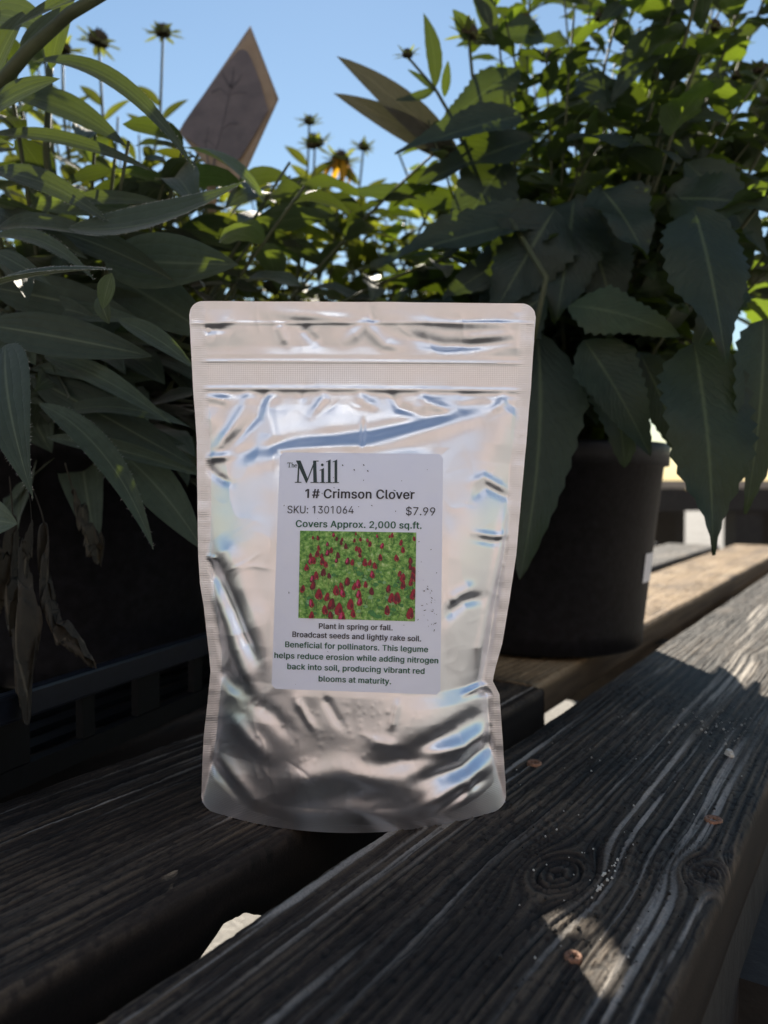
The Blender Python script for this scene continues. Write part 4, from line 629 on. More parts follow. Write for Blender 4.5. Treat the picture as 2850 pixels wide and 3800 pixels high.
def text_line(txt, pl, pr, cap, m, bold=0.0, lift=LIFT):
    G = GLYPH_BOLD if bold else GLYPH_REG
    pen = 0; co = []; fs = []
    for ch in txt:
        if ch == ' ': pen += SPACE_W; continue
        adv, runs = G[ch]; runs = [int(q) for q in runs.split()]
        for k in range(0, len(runs), 3):
            yc = -180+(2+5*runs[k])*3; xa, xb = pen-60+3*runs[k+1], pen-60+3*runs[k+2]; n0 = len(co)
            co += [(xa, yc-7.5), (xb, yc-7.5), (xb, yc+7.5), (xa, yc+7.5)]; fs.append((n0, n0+1, n0+2, n0+3))
        pen += adv
    x0, x1 = min(c[0] for c in co), max(c[0] for c in co); caph = 509.0
    mb = MB()
    for x, y in co:
        q = (x-x0)/(x1-x0); up = y/caph*cap
        mb.v.append(tuple(on_skin(pl[0]+(pr[0]-pl[0])*q+.03*up, pl[1]+(pr[1]-pl[1])*q-up, lift))); mb.uv.append((0, 0)); mb.t.append(.5)
    for f in fs: mb.f.append(f); mb.m.append(0)
    return mb.build('printed_text', m, label_ob, smooth=False)
K_, G_ = M['ink_black'], M['ink_green']
text_line('1# Crimson Clover', (1132.8, 1847.5), (1537.9, 1851.7), 33, K_, .017)
text_line('SKU: 1301064', (1067.4, 1904), (1312, 1905.7), 27.5, K_)
text_line('$7.99', (1506, 1910.8), (1614, 1912.5), 29.5, K_)
text_line('Covers Approx. 2,000 sq.ft.', (1098, 1954.7), (1564, 1961.4), 24.5, G_, .017)
text_line('Plant in spring or fall.', (1183.8, 2331.4), (1456.9, 2337.8), 20, K_, .016)
text_line('Broadcast seeds and lightly rake soil.', (1085.5, 2361.8), (1562.4, 2378.7), 20, K_, .016)
text_line('Beneficial for pollinators. This legume', (1058.9, 2399.8), (1588, 2418.8), 21, G_, .016)
text_line('helps reduce erosion while adding nitrogen', (1018.8, 2439.9), (1625.7, 2460), 21, G_, .016)
text_line('back into soil, producing vibrant red', (1066.5, 2481), (1575, 2499), 21, G_, .016)
text_line('blooms at maturity.', (1182.6, 2526.4), (1451.4, 2537), 21, G_, .016)
# the serif name at the top, drawn stroke by stroke
def glyphs(polys, org, sc, name='printed_text'):
    mb = MB()
    for n_, poly in enumerate(polys):
        vs = [tuple(on_skin(org[0]+x*sc, org[1]-y*sc+x*sc*.006, LIFT+n_*.000004)) for x, y in poly]
        mb.add(vs, [tuple(range(len(vs)))])
    return mb.build(name, M['ink_logo'], label_ob, smooth=False)
R4 = lambda x0, y0, x1, y1: [(x0, y0), (x1, y0), (x1, y1), (x0, y1)]
circ = lambda cx, cy, r: [(cx+r*math.cos(a*math.pi/8), cy+r*math.sin(a*math.pi/8)) for a in range(16)]
mill = [R4(0, 0, 58, 7), [(20, 7), (34, 7), (42, 176), (30, 188)], [(10, 195), (50, 195), (114, 36), (98, 0)], [(98, 0), (106, 0), (176, 176), (164, 176)],
        [(163, 7), (194, 7), (188, 188), (160, 188)], R4(138, 0, 210, 7), R4(160, 188, 209, 195), R4(12, 186, 40, 195),
        [(233, 7), (256, 7), (256, 130), (233, 118)], R4(216, 0, 268, 7), [(218, 112), (218, 106), (256, 122), (256, 130)], circ(241, 158, 12),
        [(291, 7), (314, 7), (314, 206), (291, 192)], R4(272, 0, 329, 7), [(274, 187), (274, 181), (314, 198), (314, 206)],
        [(349, 7), (372, 7), (372, 206), (349, 192)], R4(332, 0, 388, 7), [(333, 187), (333, 181), (372, 198), (372, 206)]]
glyphs(mill, (1094.8, 1791.4), .422)
arc = lambda cx, cy, ro, ri, a0, a1, n=10: [(cx+ro*math.cos(a0+(a1-a0)*i/n), cy+ro*math.sin(a0+(a1-a0)*i/n)) for i in range(n+1)]+[(cx+ri*math.cos(a1+(a0-a1)*i/n), cy+ri*math.sin(a1+(a0-a1)*i/n)) for i in range(n+1)]
the = [R4(0, 37, 34, 42), R4(14, 4, 20, 37), R4(8, 0, 26, 4), R4(0, 31, 3, 37), R4(31, 31, 34, 37),
       R4(37, 0, 47, 3), R4(39, 3, 44, 44), arc(49, 17, 10, 5, 0, math.pi), R4(54, 3, 59, 17), R4(51, 0, 61, 3),
       arc(74, 13, 13, 9, .15, 5.6, 16), R4(64, 14, 86, 17)]
glyphs(the, (1067.4, 1734.4), .422)
# specks of soil on the label
mb = MB()
for _ in range(70):
    if _ < 34: x, y = rnd.gauss(1590, 26), rnd.gauss(2260, 60); r = rnd.uniform(.8, 2.4)
    else: x, y = rnd.uniform(1050, 1625), rnd.uniform(1700, 2540); r = rnd.uniform(.8, 2.6)
    if x > 1630: continue
    a = rnd.uniform(0, 6.28); q = rnd.uniform(1, 2.4)
    mb.add([tuple(on_skin(x+r*q*math.cos(k*1.05)*math.cos(a)-r*.6*math.sin(k*1.05)*math.sin(a), y+r*q*math.cos(k*1.05)*math.sin(a)+r*.6*math.sin(k*1.05)*math.cos(a), LIFT+.0004)) for k in range(6)], [(0, 1, 2, 3, 4, 5)])
for x, y in ((1272, 1727), (1350, 1726), (1365, 1748), (1315, 1744)):
    mb.add([tuple(on_skin(x+dx, y+dy, LIFT+.0004)) for dx, dy in ((-3, -2), (1, -3), (3, 3), (-1, 2))], [(0, 1, 2, 3)])
mb.build('soil_specks', K_, label_ob, smooth=False, kind='stuff')
# printed picture of red clover in a green field
PIC = [(1114.2, 1969), (1544.6, 1975.8), (1539.6, 2304.9), (1107.9, 2292.2)]
m_, t_, b_ = mat('field_print')
uvn = N(t_, 'ShaderNodeUVMap').outputs[0]
mp = N(t_, 'ShaderNodeMapping'); t_.links.new(uvn, mp.inputs[0]); mp.inputs['Scale'].default_value = (1.35, 1, 1)
f1 = noise_fac(t_, 17, 6, .72, vec=mp.outputs[0]); f2 = noise_fac(t_, 5, 3, .6, vec=mp.outputs[0])
c1 = ramp(t_, f1, [(.34, (.025, .09, .02)), (.45, (.10, .28, .05)), (.55, (.27, .50, .12)), (.66, (.60, .74, .40))])
mx = N(t_, 'ShaderNodeMix', data_type='RGBA', blend_type='MULTIPLY'); mx.inputs[0].default_value = .6
t_.links.new(c1, mx.inputs[6]); t_.links.new(ramp(t_, f2, [(.35, (.5, .75, .5)), (.6, (1, 1, .8))]), mx.inputs[7])
t_.links.new(mx.outputs[2], b_.inputs['Base Color']); b_.inputs['Roughness'].default_value = .4
M['field'] = m_
pic = quad_sheet(PIC, .0008, 16, 12)
pf = rounded(PIC, 0)
inks = [M['field']]+[simple('print_'+n, c, .4, var=.35, scale=1800) for n, c in (('crimson', (.30, .006, .03)), ('dark_crimson', (.12, .004, .018)), ('pink', (.58, .04, .16)), ('leaf', (.05, .22, .06)), ('pale_leaf', (.22, .45, .2)), ('stalk', (.30, .42, .12)))]
lev = [0]
def blob(s, t, rs, rt, mi, pts):
    vs = []
    for x, y in pts:
        a, c = min(max(s+x*rs, .002), .998), min(max(t+y*rt, .002), .998); vs.append(tuple(on_skin(*pf(a, c), .0010+lev[0]*.0000008)))
    lev[0] += 1; pic.add(vs, [tuple(range(len(vs)))], mat=mi)
head = [(0, -1), (.5, -.72), (.85, -.1), (1, .45), (.6, .9), (-.05, 1), (-.7, .85), (-1, .4), (-.8, -.2), (-.42, -.75)]
r2 = random.Random(5)
for _ in range(90):
    t = r2.random()**.6; s = r2.random(); L_ = .02+.07*t
    a = r2.uniform(-.4, .4); w_ = .0025
    blob(s, t, 1, 1, 6 if r2.random() < .6 else 4, [(-w_, 0), (w_, 0), (w_+a*L_, -L_*1.4), (-w_*.2+a*L_, -L_*1.4)])
for _ in range(75):
    t = .35+.65*r2.random(); s = r2.random(); q = .012+.03*t*r2.random()
    blob(s, t, q, q*1.1, r2.choice((4, 4, 5)), [(math.cos(k*.9)*r2.uniform(.6, 1.1), math.sin(k*.9)*r2.uniform(.5, 1)) for k in range(7)])
spots = []
for _ in range(1500):
    if len(spots) > 84: break
    t = .02+.95*r2.random()**1.15; s = .01+.98*r2.random(); q = .011+.017*min(1, t*1.3)
    if all(abs(s-a)*1.3 > (q+c)*.75 or abs(t-b2) > (q+c)*1.3 for a, b2, c in spots): spots.append((s, t, q))
for s, t, q in sorted(spots, key=lambda k: k[1]):
    q *= r2.uniform(.75, 1.25)
    blob(s+.004, t+q*1.5+.03, .002, .045, 6, [(-1, -1), (1, -1), (1, 1), (-1, 1)])
    tl = r2.uniform(-.25, .25)
    hd = [(x*r2.uniform(.85, 1.12)+tl*y, y*r2.uniform(.92, 1.08)) for x, y in head]
    blob(s, t, q, q*2.1, r2.choice((1, 1, 1, 2)), hd)
    blob(s-q*.25, t-q*.2, q*.45, q*1.3, r2.choice((1, 1, 3, 2)), hd)
    blob(s+q*.35, t+q*.5, q*.4, q*.9, 2, hd)
pic.build('clover_print', inks, label_ob, smooth=False)

# ------------------------------------------------------------------ leaves
def leaf(mb, base, tip, w, nrm=None, bend=.15, fold=.25, n=10, shape='lance', serr=0.0, wave=0.0, twist=0.0, m=0, tint=None, side_bend=0.0, curl=0.0, hair=0):
    a, b = Vector(base), Vector(tip); d = b-a; L = d.length
    if L < 1e-5: return
    d.normalize()
    nrm = Vector(nrm) if nrm is not None else Vector((0, -.6, .8))
    s = d.cross(nrm)
    if s.length < 1e-3: s = d.cross(Vector((1, 0, 0)))
    s.normalize(); up = s.cross(d)
    c = (a+b)/2 + up*(bend*L) + s*(side_bend*L)
    tint = rnd.random() if tint is None else tint
    ph = rnd.uniform(0, 6.28)
    cols = (-1, -.55, 0, .55, 1); vs, uv = [], []; edgeL, edgeR = [], []
    for i in range(n+1):
        t = i/n
        p = a*((1-t)**2)+c*(2*t*(1-t))+b*(t*t)
        tan = ((c-a)*(1-t)+(b-c)*t); tan.normalize()
        nn = s.cross(tan); nn.normalize()
        an = twist*t; ss = s*math.cos(an)+nn*math.sin(an); n2 = nn*math.cos(an)-s*math.sin(an)
        if shape == 'lance': pr = math.sin(math.pi*min(1, t**.82))**.85
        elif shape == 'ovate': pr = (min(1, t/.28)**.6 if t < .28 else 1)*((1-t)/.72 if t > .28 else 1)**.72*(1 if t < .28 else (1-.12*(t-.28)))
        else: pr = math.sin(math.pi*min(1, t**.62))**1.1
        pr = max(pr, .03 if t < .5 else .004)
        if serr and .05 < t < .97: pr *= 1+serr*((i % 2)*2-1)*.5
        for x in cols:
            ox = x*w*.5*pr
            oz = fold*abs(x)*w*.5*pr + wave*w*.25*math.sin(t*13+ph+x*1.3)*abs(x) + curl*(x*x)*w*.5*pr*math.sin(t*3.1)
            q = p+ss*ox+n2*oz
            vs.append(q); uv.append((t, x))
            if x == -1: edgeL.append(q)
            if x == 1: edgeR.append(q)
    k = len(cols)
    mb.add(vs, [(i*k+j, i*k+j+1, (i+1)*k+j+1, (i+1)*k+j) for i in range(n) for j in range(k-1)], uv, m, tint)
    if hair:
        for E, sg in ((edgeL, -1), (edgeR, 1)):
            for i in range(len(E)-1):
                for _ in range(hair):
                    q = E[i].lerp(E[i+1], rnd.random()); out = (s*sg+d*rnd.uniform(-.2, .9)+Vector((rnd.gauss(0, .3), rnd.gauss(0, .3), rnd.gauss(0, .3)))).normalized()
                    l_ = rnd.uniform(.0006, .0017); sd_ = (E[i+1]-E[i]).normalized()*.00006
                    mb.add([q-sd_, q+sd_, q+out*l_], [(0, 1, 2)], None, 1, .5)
def flower(parent, c, r, up=(0, 0, 1), petals=0, droop=1.0, spikes=16, tint=.5, spike_len=1.15):
    """spent composite head: domed cone, a ruff of bracts, sometimes yellow petals"""
    r *= 1.22; c = Vector(c); up = Vector(up).normalized(); a = up.cross(Vector((.2, .9, .3))).normalized(); b = up.cross(a)
    mb = MB(); n = 14; rings = 7; vs = []
    for i in range(rings+1):
        th = math.pi*.62*i/rings
        for j in range(n):
            an = 2*math.pi*j/n; rr = r*.55*(1+.12*((i+j) % 2))
            vs.append(c+up*(rr*math.cos(th)*.95)+(a*math.cos(an)+b*math.sin(an))*(rr*math.sin(th)))
    mb.add(vs, [(i*n+j, i*n+(j+1) % n, (i+1)*n+(j+1) % n, (i+1)*n+j) for i in range(rings) for j in range(n)])
    for k in range(60):                                       # bristly florets on the dome
        th = rnd.uniform(0, 1.6); an = rnd.uniform(0, 6.28)
        o = (up*math.cos(th)+(a*math.cos(an)+b*math.sin(an))*math.sin(th)); q = c+o*(r*.52)
        s_ = o.cross(up+a*.3).normalized()*(r*.05)
        mb.add([q-s_, q+s_, q+o*(r*rnd.uniform(.12, .26))], [(0, 1, 2)])
    head_ob = mb.build('flower_head', M['cone'], parent, smooth=False)
    mb = MB()
    for k in range(spikes):
        an = 2*math.pi*k/spikes+rnd.uniform(-.15, .15); o = a*math.cos(an)+b*math.sin(an)
        e = rnd.uniform(-.45, .5)
        l_ = r*spike_len*rnd.uniform(.75, 1.25)
        leaf(mb, c+o*(r*.35)-up*(r*.15), c+o*(r*.35+l_)+up*(l_*e), r*rnd.uniform(.26, .40), up, rnd.uniform(-.1, .2), .2, 6, tint=rnd.random())
    mb.build('bract', M['bract'], head_ob)
    if petals:
        mb = MB()
        for k in range(petals):
            an = 2*math.pi*k/petals+rnd.uniform(-.2, .2); o = a*math.cos(an)+b*math.sin(an); l_ = r*rnd.uniform(1.2, 1.7)
            leaf(mb, c+o*(r*.4), c+o*(r*.4+l_*.55)-up*(l_*droop), r*.45, up+o*.5, .2, .15, 7, tint=rnd.random())
        mb.build('petal', M['petal'], head_ob)
    return head_ob
def pot(parent, c, rt, rb, h, name='pot'):
    mb = MB(); th = .0025
    mb.lathe([(rb*.2, .001), (rb*.96, .001), (rb, .004), (rb*1.004, .02), (rt-.004, h-.022), (rt+.001, h-.021), (rt+.002, h-.003), (rt, h), (rt-th, h), (rt-th-.002, h-.02), (rt*.93, h-.03)], (0, 0, 0), 80)
    p = mb.build(name, M['pot'], parent)
    mb = MB(); n = 40; vs = [(0, 0, h-.024)]+[(rt*.94*q*math.cos(2*math.pi*j/n), rt*.94*q*math.sin(2*math.pi*j/n), h-.028+rnd.uniform(-.003, .003)) for q in (.5, 1) for j in range(n)]
    mb.add(vs, [(0, 1+j, 1+(j+1) % n) for j in range(n)]+[(1+j, 1+n+j, 1+n+(j+1) % n, 1+(j+1) % n) for j in range(n)])
    mb.build('soil', M['soil'], parent)
    return p
# sky openings in the foliage and sun gaps that reach the planks
ENV_X = [-400, 0, 60, 110, 150, 200, 330, 430, 560, 640, 690, 760, 830, 862, 885, 955, 985, 1000, 2200]
ENV_Y = [-500, -200, 0, 60, 200, 250, 270, 330, 400, 345, 395, 425, 430, 320, 230, 150, 60, -300, -900]
SUNSPOTS = [(2160, 3600, .008), (2090, 3500, .006), (2200, 3670, .008), (400, 3785, .012), (450, 3725, .010), (675, 3248, .003), (2700, 2260, .07), (2600, 2330, .05), (2800, 2320, .05), (2500, 2200, .06), (2450, 2150, .08), (2650, 2120, .08)]
SPOTW = []
for px, py, r in SUNSPOTS:
    s_, t_v = st(px, py); SPOTW.append((D*s_+T*t_v, r))
for _p, _r in ((P(1425, 585, .90), .022), (P(1645, 660, .88), .026), (P(1330, 395, .92), .015), (P(1560, 360, .92), .014), (P(1640, 420, .95), .014)): SPOTW.append((_p, _r))
def sun_clear(p, extra=0.0):
    for o, r in SPOTW:
        q = p-o; k = q.dot(SUNV)
        if k > .1 and (q-SUNV*k).length < r+extra: return False
    return True
def ok(p, margin=0, extra=.006):
    x, y = proj(p)
    if y < np.interp(x, ENV_X, ENV_Y)+margin: return False
    return sun_clear(p, extra)
def grow(root, stems, foliage, base, top, bow, leaf_len, leaf_w, gap, shape, serr, m=0, start=.12, n=8, droop=.5, taper=.55, stem_r=.0022, tips=True, pair=True, fold=.25, keep=1.0, mdl=0):
    """one stem with leaves along it"""
    base, top = Vector(base), Vector(top); c = (base+top)/2+Vector(bow)
    pts = [base*((1-t)**2)+c*(2*t*(1-t))+top*t*t for t in [i/12 for i in range(13)]]
    cut = 13
    for i, p in enumerate(pts):
        if i > 3 and not ok(p, -12, .0): cut = i; break
    pts = pts[:cut]
    if len(pts) < 4: return None
    stems.tube(pts, stem_r, stem_r*.55, 6)
    L = (top-base).length; t = start; an = rnd.uniform(0, 6.28); lim = (cut-1)/12
    while t < lim:
        p = base*((1-t)**2)+c*(2*t*(1-t))+top*t*t
        for q in ((0, math.pi) if pair else (0,)):
            if rnd.random() > keep: continue
            a = an+q+rnd.uniform(-.3, .3); o = Vector((math.cos(a), math.sin(a), 0))
            l_ = leaf_len*(1-taper*t)*rnd.uniform(.7, 1.2)
            rise = rnd.uniform(-.25, .55)+.35*t
            tip = p+o*(l_*.85)+Vector((0, 0, l_*(rise-droop*.8)))
            if not (ok(tip) and ok((p+tip)/2)): continue
            leaf(foliage, p, tip, leaf_w*(1-taper*t)*rnd.uniform(.75, 1.2), o*(-.2)+Vector((rnd.gauss(0, .3), rnd.gauss(0, .3), 1)), .12+.25*droop*rnd.random(), fold*rnd.uniform(.4, 1.4), n, shape, serr, rnd.uniform(0, .35), rnd.uniform(-.7, .7), m, side_bend=rnd.uniform(-.1, .1))
        an += 1.57 if pair else 2.4
        t += gap/L*rnd.uniform(.75, 1.25)
    return pts[-1]

# ---- fuzzy plant on the left, standing in the tray
LP = Vector((-.258, .665, .006))
lp = empty('fuzzy_plant', LP, label='fuzzy grey-green potted plant with big drooping leaves and dried brown ones, in the black tray', category='potted plant')
def loc(parent_loc, mb):
    o = Vector(parent_loc); mb.v = [Vector(v)-o for v in mb.v]; return mb
pot(lp, LP, .118, .098, .195)
fol, stm = MB(), MB()
FACE = (0.0, -1.0, .25)
def hl(x0, y0, d0, x1, y1, d1, w, d=None, nrm=FACE, **kw):
    """leaf from (x0,y0) to (x1,y1) as seen in the photo, at the two distances; w in photo pixels at mid distance"""
    wm = w*K/F_PX*(d0+d1)/2
    kw.setdefault('n', 14)
    leaf(kw.pop('mb', fol), P(x0, y0, d0), P(x1, y1, d1), wm, nrm, **kw)
hl(150, 492, .47, 527, 393, .42, 100, bend=-.10, fold=.35, shape='lance', side_bend=.10, tint=.35, hair=16, n=18, nrm=(.1, -.8, .55))
hl(225, 560, .52, 516, 572, .47, 128, bend=.05, fold=.12, tint=.55, nrm=(0, -1, .1), side_bend=.03)
hl(70, 135, .50, 420, 365, .44, 40, bend=.15, fold=.5, tint=.3, side_bend=-.16, hair=5, n=18)
hl(-60, 640, .40, 242, 582, .375, 52, bend=.1, fold=.5, tint=.25, side_bend=.16, hair=26, n=18, nrm=(.1, -.5, .9))
hl(242, 590, .376, 222, 668, .382, 42, bend=.1, fold=.2, tint=.9, n=8)
hl(215, 640, .40, 236, 700, .40, 34, bend=.2, fold=.4, tint=.5, n=8)
hl(12, 745, .42, 72, 1076, .36, 128, bend=.12, fold=.18, tint=.15, shape='broad', nrm=(-.1, -1, .2), n=18, hair=3)
hl(95, 770, .50, 372, 917, .43, 48, bend=.06, fold=.55, tint=.35, side_bend=-.06, n=16)
hl(85, 872, .48, 332, 1188, .42, 58, bend=.10, fold=.35, tint=.5, side_bend=-.17, twist=.5, n=18, hair=2)
hl(245, 965, .50, 440, 1190, .45, 92, bend=.05, fold=.15, tint=.6, side_bend=-.08)
hl(255, 690, .46, 420, 796, .425, 44, bend=.02, fold=.5, tint=.4, side_bend=-.07)
hl(235, 590, .55, 470, 735, .50, 120, bend=.05, fold=.12, tint=.6)
hl(-20, 515, .47, 205, 605, .42, 34, bend=.1, fold=.6, tint=.4, side_bend=-.15, hair=3)
hl(-50, 1120, .42, 38, 1132, .39, 90, bend=.05, fold=.2, tint=.8)
hl(-40, 700, .47, 330, 770, .46, 96, bend=.05, fold=.15, tint=.1)
hl(-20, 620, .50, 300, 690, .50, 100, bend=.05, fold=.15, tint=.15)
hl(60, 810, .52, 425, 1010, .50, 92, bend=.05, fold=.12, tint=.05)
hl(60, 900, .56, 400, 960, .52, 84, bend=.05, fold=.12, tint=.02)
hl(100, 945, .50, 440, 1030, .46, 40, bend=.04, fold=.5, tint=.3, side_bend=-.05)
for k in range(26):                                       # layered narrow leaves between the big ones
    x0, y0 = rnd.uniform(-60, 180), rnd.uniform(420, 930); d_ = rnd.uniform(.50, .62)
    hl(x0, y0, d_, x0+rnd.uniform(130, 290), y0+rnd.uniform(-40, 150), d_-.03, rnd.uniform(34, 70), bend=rnd.uniform(.03, .2), fold=rnd.uniform(.2, .55), side_bend=rnd.uniform(-.14, .08), twist=rnd.uniform(-.6, .6), wave=rnd.uniform(0, .25), nrm=(rnd.gauss(0, .3), -1, rnd.uniform(.0, .8)), tint=rnd.random()*.6)
hl(20, 205, .55, 275, 318, .50, 62, bend=.08, fold=.35, tint=.3, side_bend=-.08)
hl(-20, 290, .52, 335, 372, .48, 34, bend=.08, fold=.5, tint=.3, side_bend=-.06, hair=2)
hl(-20, 370, .50, 235, 480, .46, 52, bend=.1, fold=.4, tint=.2, side_bend=-.08, hair=3)
hl(60, 440, .56, 330, 470, .52, 60, bend=.08, fold=.3, tint=.9)
hl(-20, 455, .52, 190, 560, .48, 60, bend=.1, fold=.3, tint=.15)
hl(-10, 545, .46, 110, 615, .44, 40, bend=.1, fold=.4, tint=.1)
hl(-30, 250, .46, 130, 170, .44, 60, bend=.1, fold=.3, tint=.2)
hl(-20, 180, .48, 60, 20, .46, 60, bend=.1, fold=.3, tint=.2)
hl(40, 140, .46, 150, 10, .46, 56, bend=.1, fold=.35, tint=.4, side_bend=.08)
hl(110, 150, .50, 165, -30, .48, 60, bend=.1, fold=.3, tint=.7)
hl(30, 60, .44, 330, -50, .42, 34, bend=.05, fold=.5, tint=.3, side_bend=-.05)
hl(-30, 30, .50, 110, 60, .48, 80, bend=.1, fold=.3, tint=.4)
hl(0, 90, .52, -20, 260, .50, 60, bend=.1, fold=.3, tint=.6)
# stems seen between the leaves
stm.tube([P(-40, 230, .46), P(60, 110, .455), P(150, 30, .45), P(270, -40, .44)], .0042, .003, 8)
stm.tube([P(160, 1000, .58), P(130, 600, .56), P(100, 330, .55), P(110, 120, .54)], .0035, .002, 8)
# leafy bulk behind, inside the plant
for k in range(34):
    a = rnd.uniform(0, 6.28); q = rnd.uniform(.01, .08)
    b0 = LP+Vector((q*math.cos(a), q*math.sin(a), .17)); sp = rnd.uniform(.05, .30)
    tp = b0+Vector((sp*math.cos(a)*1.2+rnd.uniform(-.05, .02), sp*math.sin(a)*.55+.02, rnd.uniform(.16, .46)))
    grow(lp, stm, fol, b0, tp, (0, 0, .04), .105, .034, .035, 'lance', 0, droop=.7, n=8, keep=.9)
for k in range(150):                                       # low skirt of broad leaves over the pot rim
    a = rnd.uniform(0, 6.28); b0 = LP+Vector((.05*math.cos(a), .05*math.sin(a), rnd.uniform(.18, .30)))
    l_ = rnd.uniform(.09, .16); tp = b0+Vector((math.cos(a)*l_, math.sin(a)*l_*.8, rnd.uniform(-.10, .05)))
    if tp.y < .47: continue
    if not ok(tp): continue
    leaf(fol, b0, tp, rnd.uniform(.03, .05), (rnd.gauss(0, .3), rnd.gauss(-.3, .3), 1), .25, .2, 9, 'lance', 0, .2, rnd.uniform(-.5, .5), tint=rnd.random()*.5)
loc(LP, fol).build('foliage', [M['leaf_fuzzy'], M['hair']], lp); loc(LP, stm).build('stem', M['stem'], lp)
# dried leaves hanging from it
def dried(pts, w, seed):
    mb = MB(); r3 = random.Random(seed); pts = [Vector(p) for p in pts]; n = 90; cols = 13; vs, uv = [], []
    for i in range(n+1):
        t = i/n*(len(pts)-1); k = min(int(t), len(pts)-2); f = t-k
        p0, p1, p2, p3 = pts[max(k-1, 0)], pts[k], pts[k+1], pts[min(k+2, len(pts)-1)]
        p = .5*((2*p1)+(p2-p0)*f+(2*p0-5*p1+4*p2-p3)*f*f+(3*p1-p0-3*p2+p3)*f**3)
        tt = i/n; pr = (.06 if tt < .25 else math.sin(math.pi*min(1, (tt-.22)/.8))**.6)
        tw = 1.5*math.sin(tt*5+seed)
        for j in range(cols):
            x = -1+2*j/(cols-1)
            fx = x*w*.5*pr*(1+.25*float(vnoise(tt*14, x*2+seed, seed)))
            vs.append(p+Vector((fx*math.cos(tw), fx*math.sin(tw)-.007*math.cos(x*4+tt*9)*pr, .010*pr*(float(vnoise(tt*11, x*3, seed+2))-.5)+.010*pr*(float(vnoise(tt*34, x*6+9, seed+4))-.5)+.003*math.sin(tt*30+x*3)*pr)))
            uv.append((tt, x))
    mb.add(vs, [(i*cols+j, i*cols+j+1, (i+1)*cols+j+1, (i+1)*cols+j) for i in range(n) for j in range(cols-1)], uv, 0, r3.random())
    loc(LP, mb).build('dried_leaf', M['leaf_dry'], lp, label='shrivelled brown leaf')
dried([P(55, 1020, .42), P(68, 1130, .41), P(50, 1250, .40), P(48, 1400, .39), P(60, 1560, .385)], .014, 3)
dried([P(60, 1030, .44), P(95, 1130, .43), P(98, 1260, .42), P(120, 1340, .41), P(205, 1440, .405)], .013, 8)
dried([P(20, 1030, .46), P(30, 1150, .45), P(25, 1290, .44), P(50, 1420, .43)], .016, 12)
dried([P(140, 1000, .50), P(165, 1080, .50), P(190, 1150, .50), P(215, 1220, .50)], .015, 15)

# ---- tray under the left pot
ta = math.radians(90)-math.radians(21)
TD = Vector((math.sin(math.radians(21)), math.cos(math.radians(21)), 0)); TL = Vector((-TD.y, TD.x, 0))
torg = Vector((-.126, .56, 0))-TD*.30
tray = empty('plant_tray', torg, ta, label='black plastic slotted carrying tray under the left potted plant', category='tray')
LT, WT, HT = .46, .30, .053
mb = MB()
mb.box((LT/2, 0, HT-.0075), (LT/2, .0045, .0075)); mb.box((LT/2, WT, HT-.0075), (LT/2, .0045, .0075))
mb.box((0, WT/2, HT-.0075), (.0045, WT/2-.005, .0075)); mb.box((LT, WT/2, HT-.0075), (.0045, WT/2-.005, .0075))
o_ = mb.build('rim', M['tray'], tray, smooth=False); bv = o_.modifiers.new('b', 'BEVEL'); bv.width = .0018; bv.segments = 2
mb = MB()
mb.box((LT/2, .004, .006), (LT/2, .003, .006)); mb.box((LT/2, WT-.004, .006), (LT/2, .003, .006))
for k in range(9):
    x = .012+k*(LT-.024)/8
    mb.box((x, .004, (HT-.003)/2), (.011 if k % 2 == 0 else .005, .0025, (HT-.016)/2-.006)); mb.box((x, WT-.004, (HT-.003)/2), (.008, .0025, (HT-.016)/2-.006))
mb.build('side_slats', M['tray_dark'], tray, smooth=False)
mb = MB()
for k in range(12): mb.box((LT/2, .018+k*(WT-.036)/11, .003), (LT/2-.004, .006, .002))
mb.build('floor', M['tray_dark'], tray, smooth=False)

# ---- serrated plant on the right
RP = Vector((.163, .79, .002))
rp = empty('serrated_plant', RP, label='tall dark green potted plant with broad toothed leaves, right of the silver pouch', category='potted plant')
pt = pot(rp, RP, .121, .099, .198)
# white sticker on the pot
mb = MB(); a0_ = math.radians(-40); 
for i in range(7):
    for j in range(2):
        a = a0_+math.radians(i*2.6); z = .066+j*.028; r_ = .0994+.0176*(z-.02)/.156+.0007
        mb.v.append((r_*math.cos(a), r_*math.sin(a), z)); mb.uv.append((0, 0)); mb.t.append(.5)
for i in range(6): mb.f.append((i*2, i*2+2, i*2+3, i*2+1)); mb.m.append(0)
mb.build('sticker', M['paper'], rp)
fol, stm = MB(), MB()
def hs(*a, **k):
    k.setdefault('shape', 'ovate'); k.setdefault('serr', rnd.uniform(.09, .15)); k.setdefault('n', 26); k.setdefault('fold', rnd.uniform(.14, .34)); k.setdefault('curl', rnd.uniform(-.5, .2)); k.setdefault('wave', rnd.uniform(.1, .35)); k.setdefault('twist', rnd.uniform(-.35, .35)); k.setdefault('nrm', (0, -1, .3)); k.setdefault('tint', .2)
    k['mb'] = fol; hl(*a, **k)
hs(1160, 715, .64, 1122, 1252, .58, 205, bend=.08, tint=.12, side_bend=-.06)
hs(1228, 660, .60, 1470, 728, .56, 125, bend=.10, tint=.75, side_bend=-.05)
hs(1262, 735, .60, 1405, 985, .57, 150, bend=.10, tint=.3)
hs(1310, 730, .62, 1350, 1010, .60, 170, bend=.08, tint=.25)
hs(1500, 745, .54, 1540, 1200, .49, 205, bend=.10, tint=.2, fold=.2, shape='broad')
hs(1500, 455, .56, 1568, 785, .50, 185, bend=.12, tint=.08, shape='broad', side_bend=.03)
hs(1300, 410, .64, 1398, 562, .60, 160, bend=.1, tint=.05)
hs(1650, 690, .54, 1610, 1110, .52, 160, bend=.1, tint=.3, shape='broad')
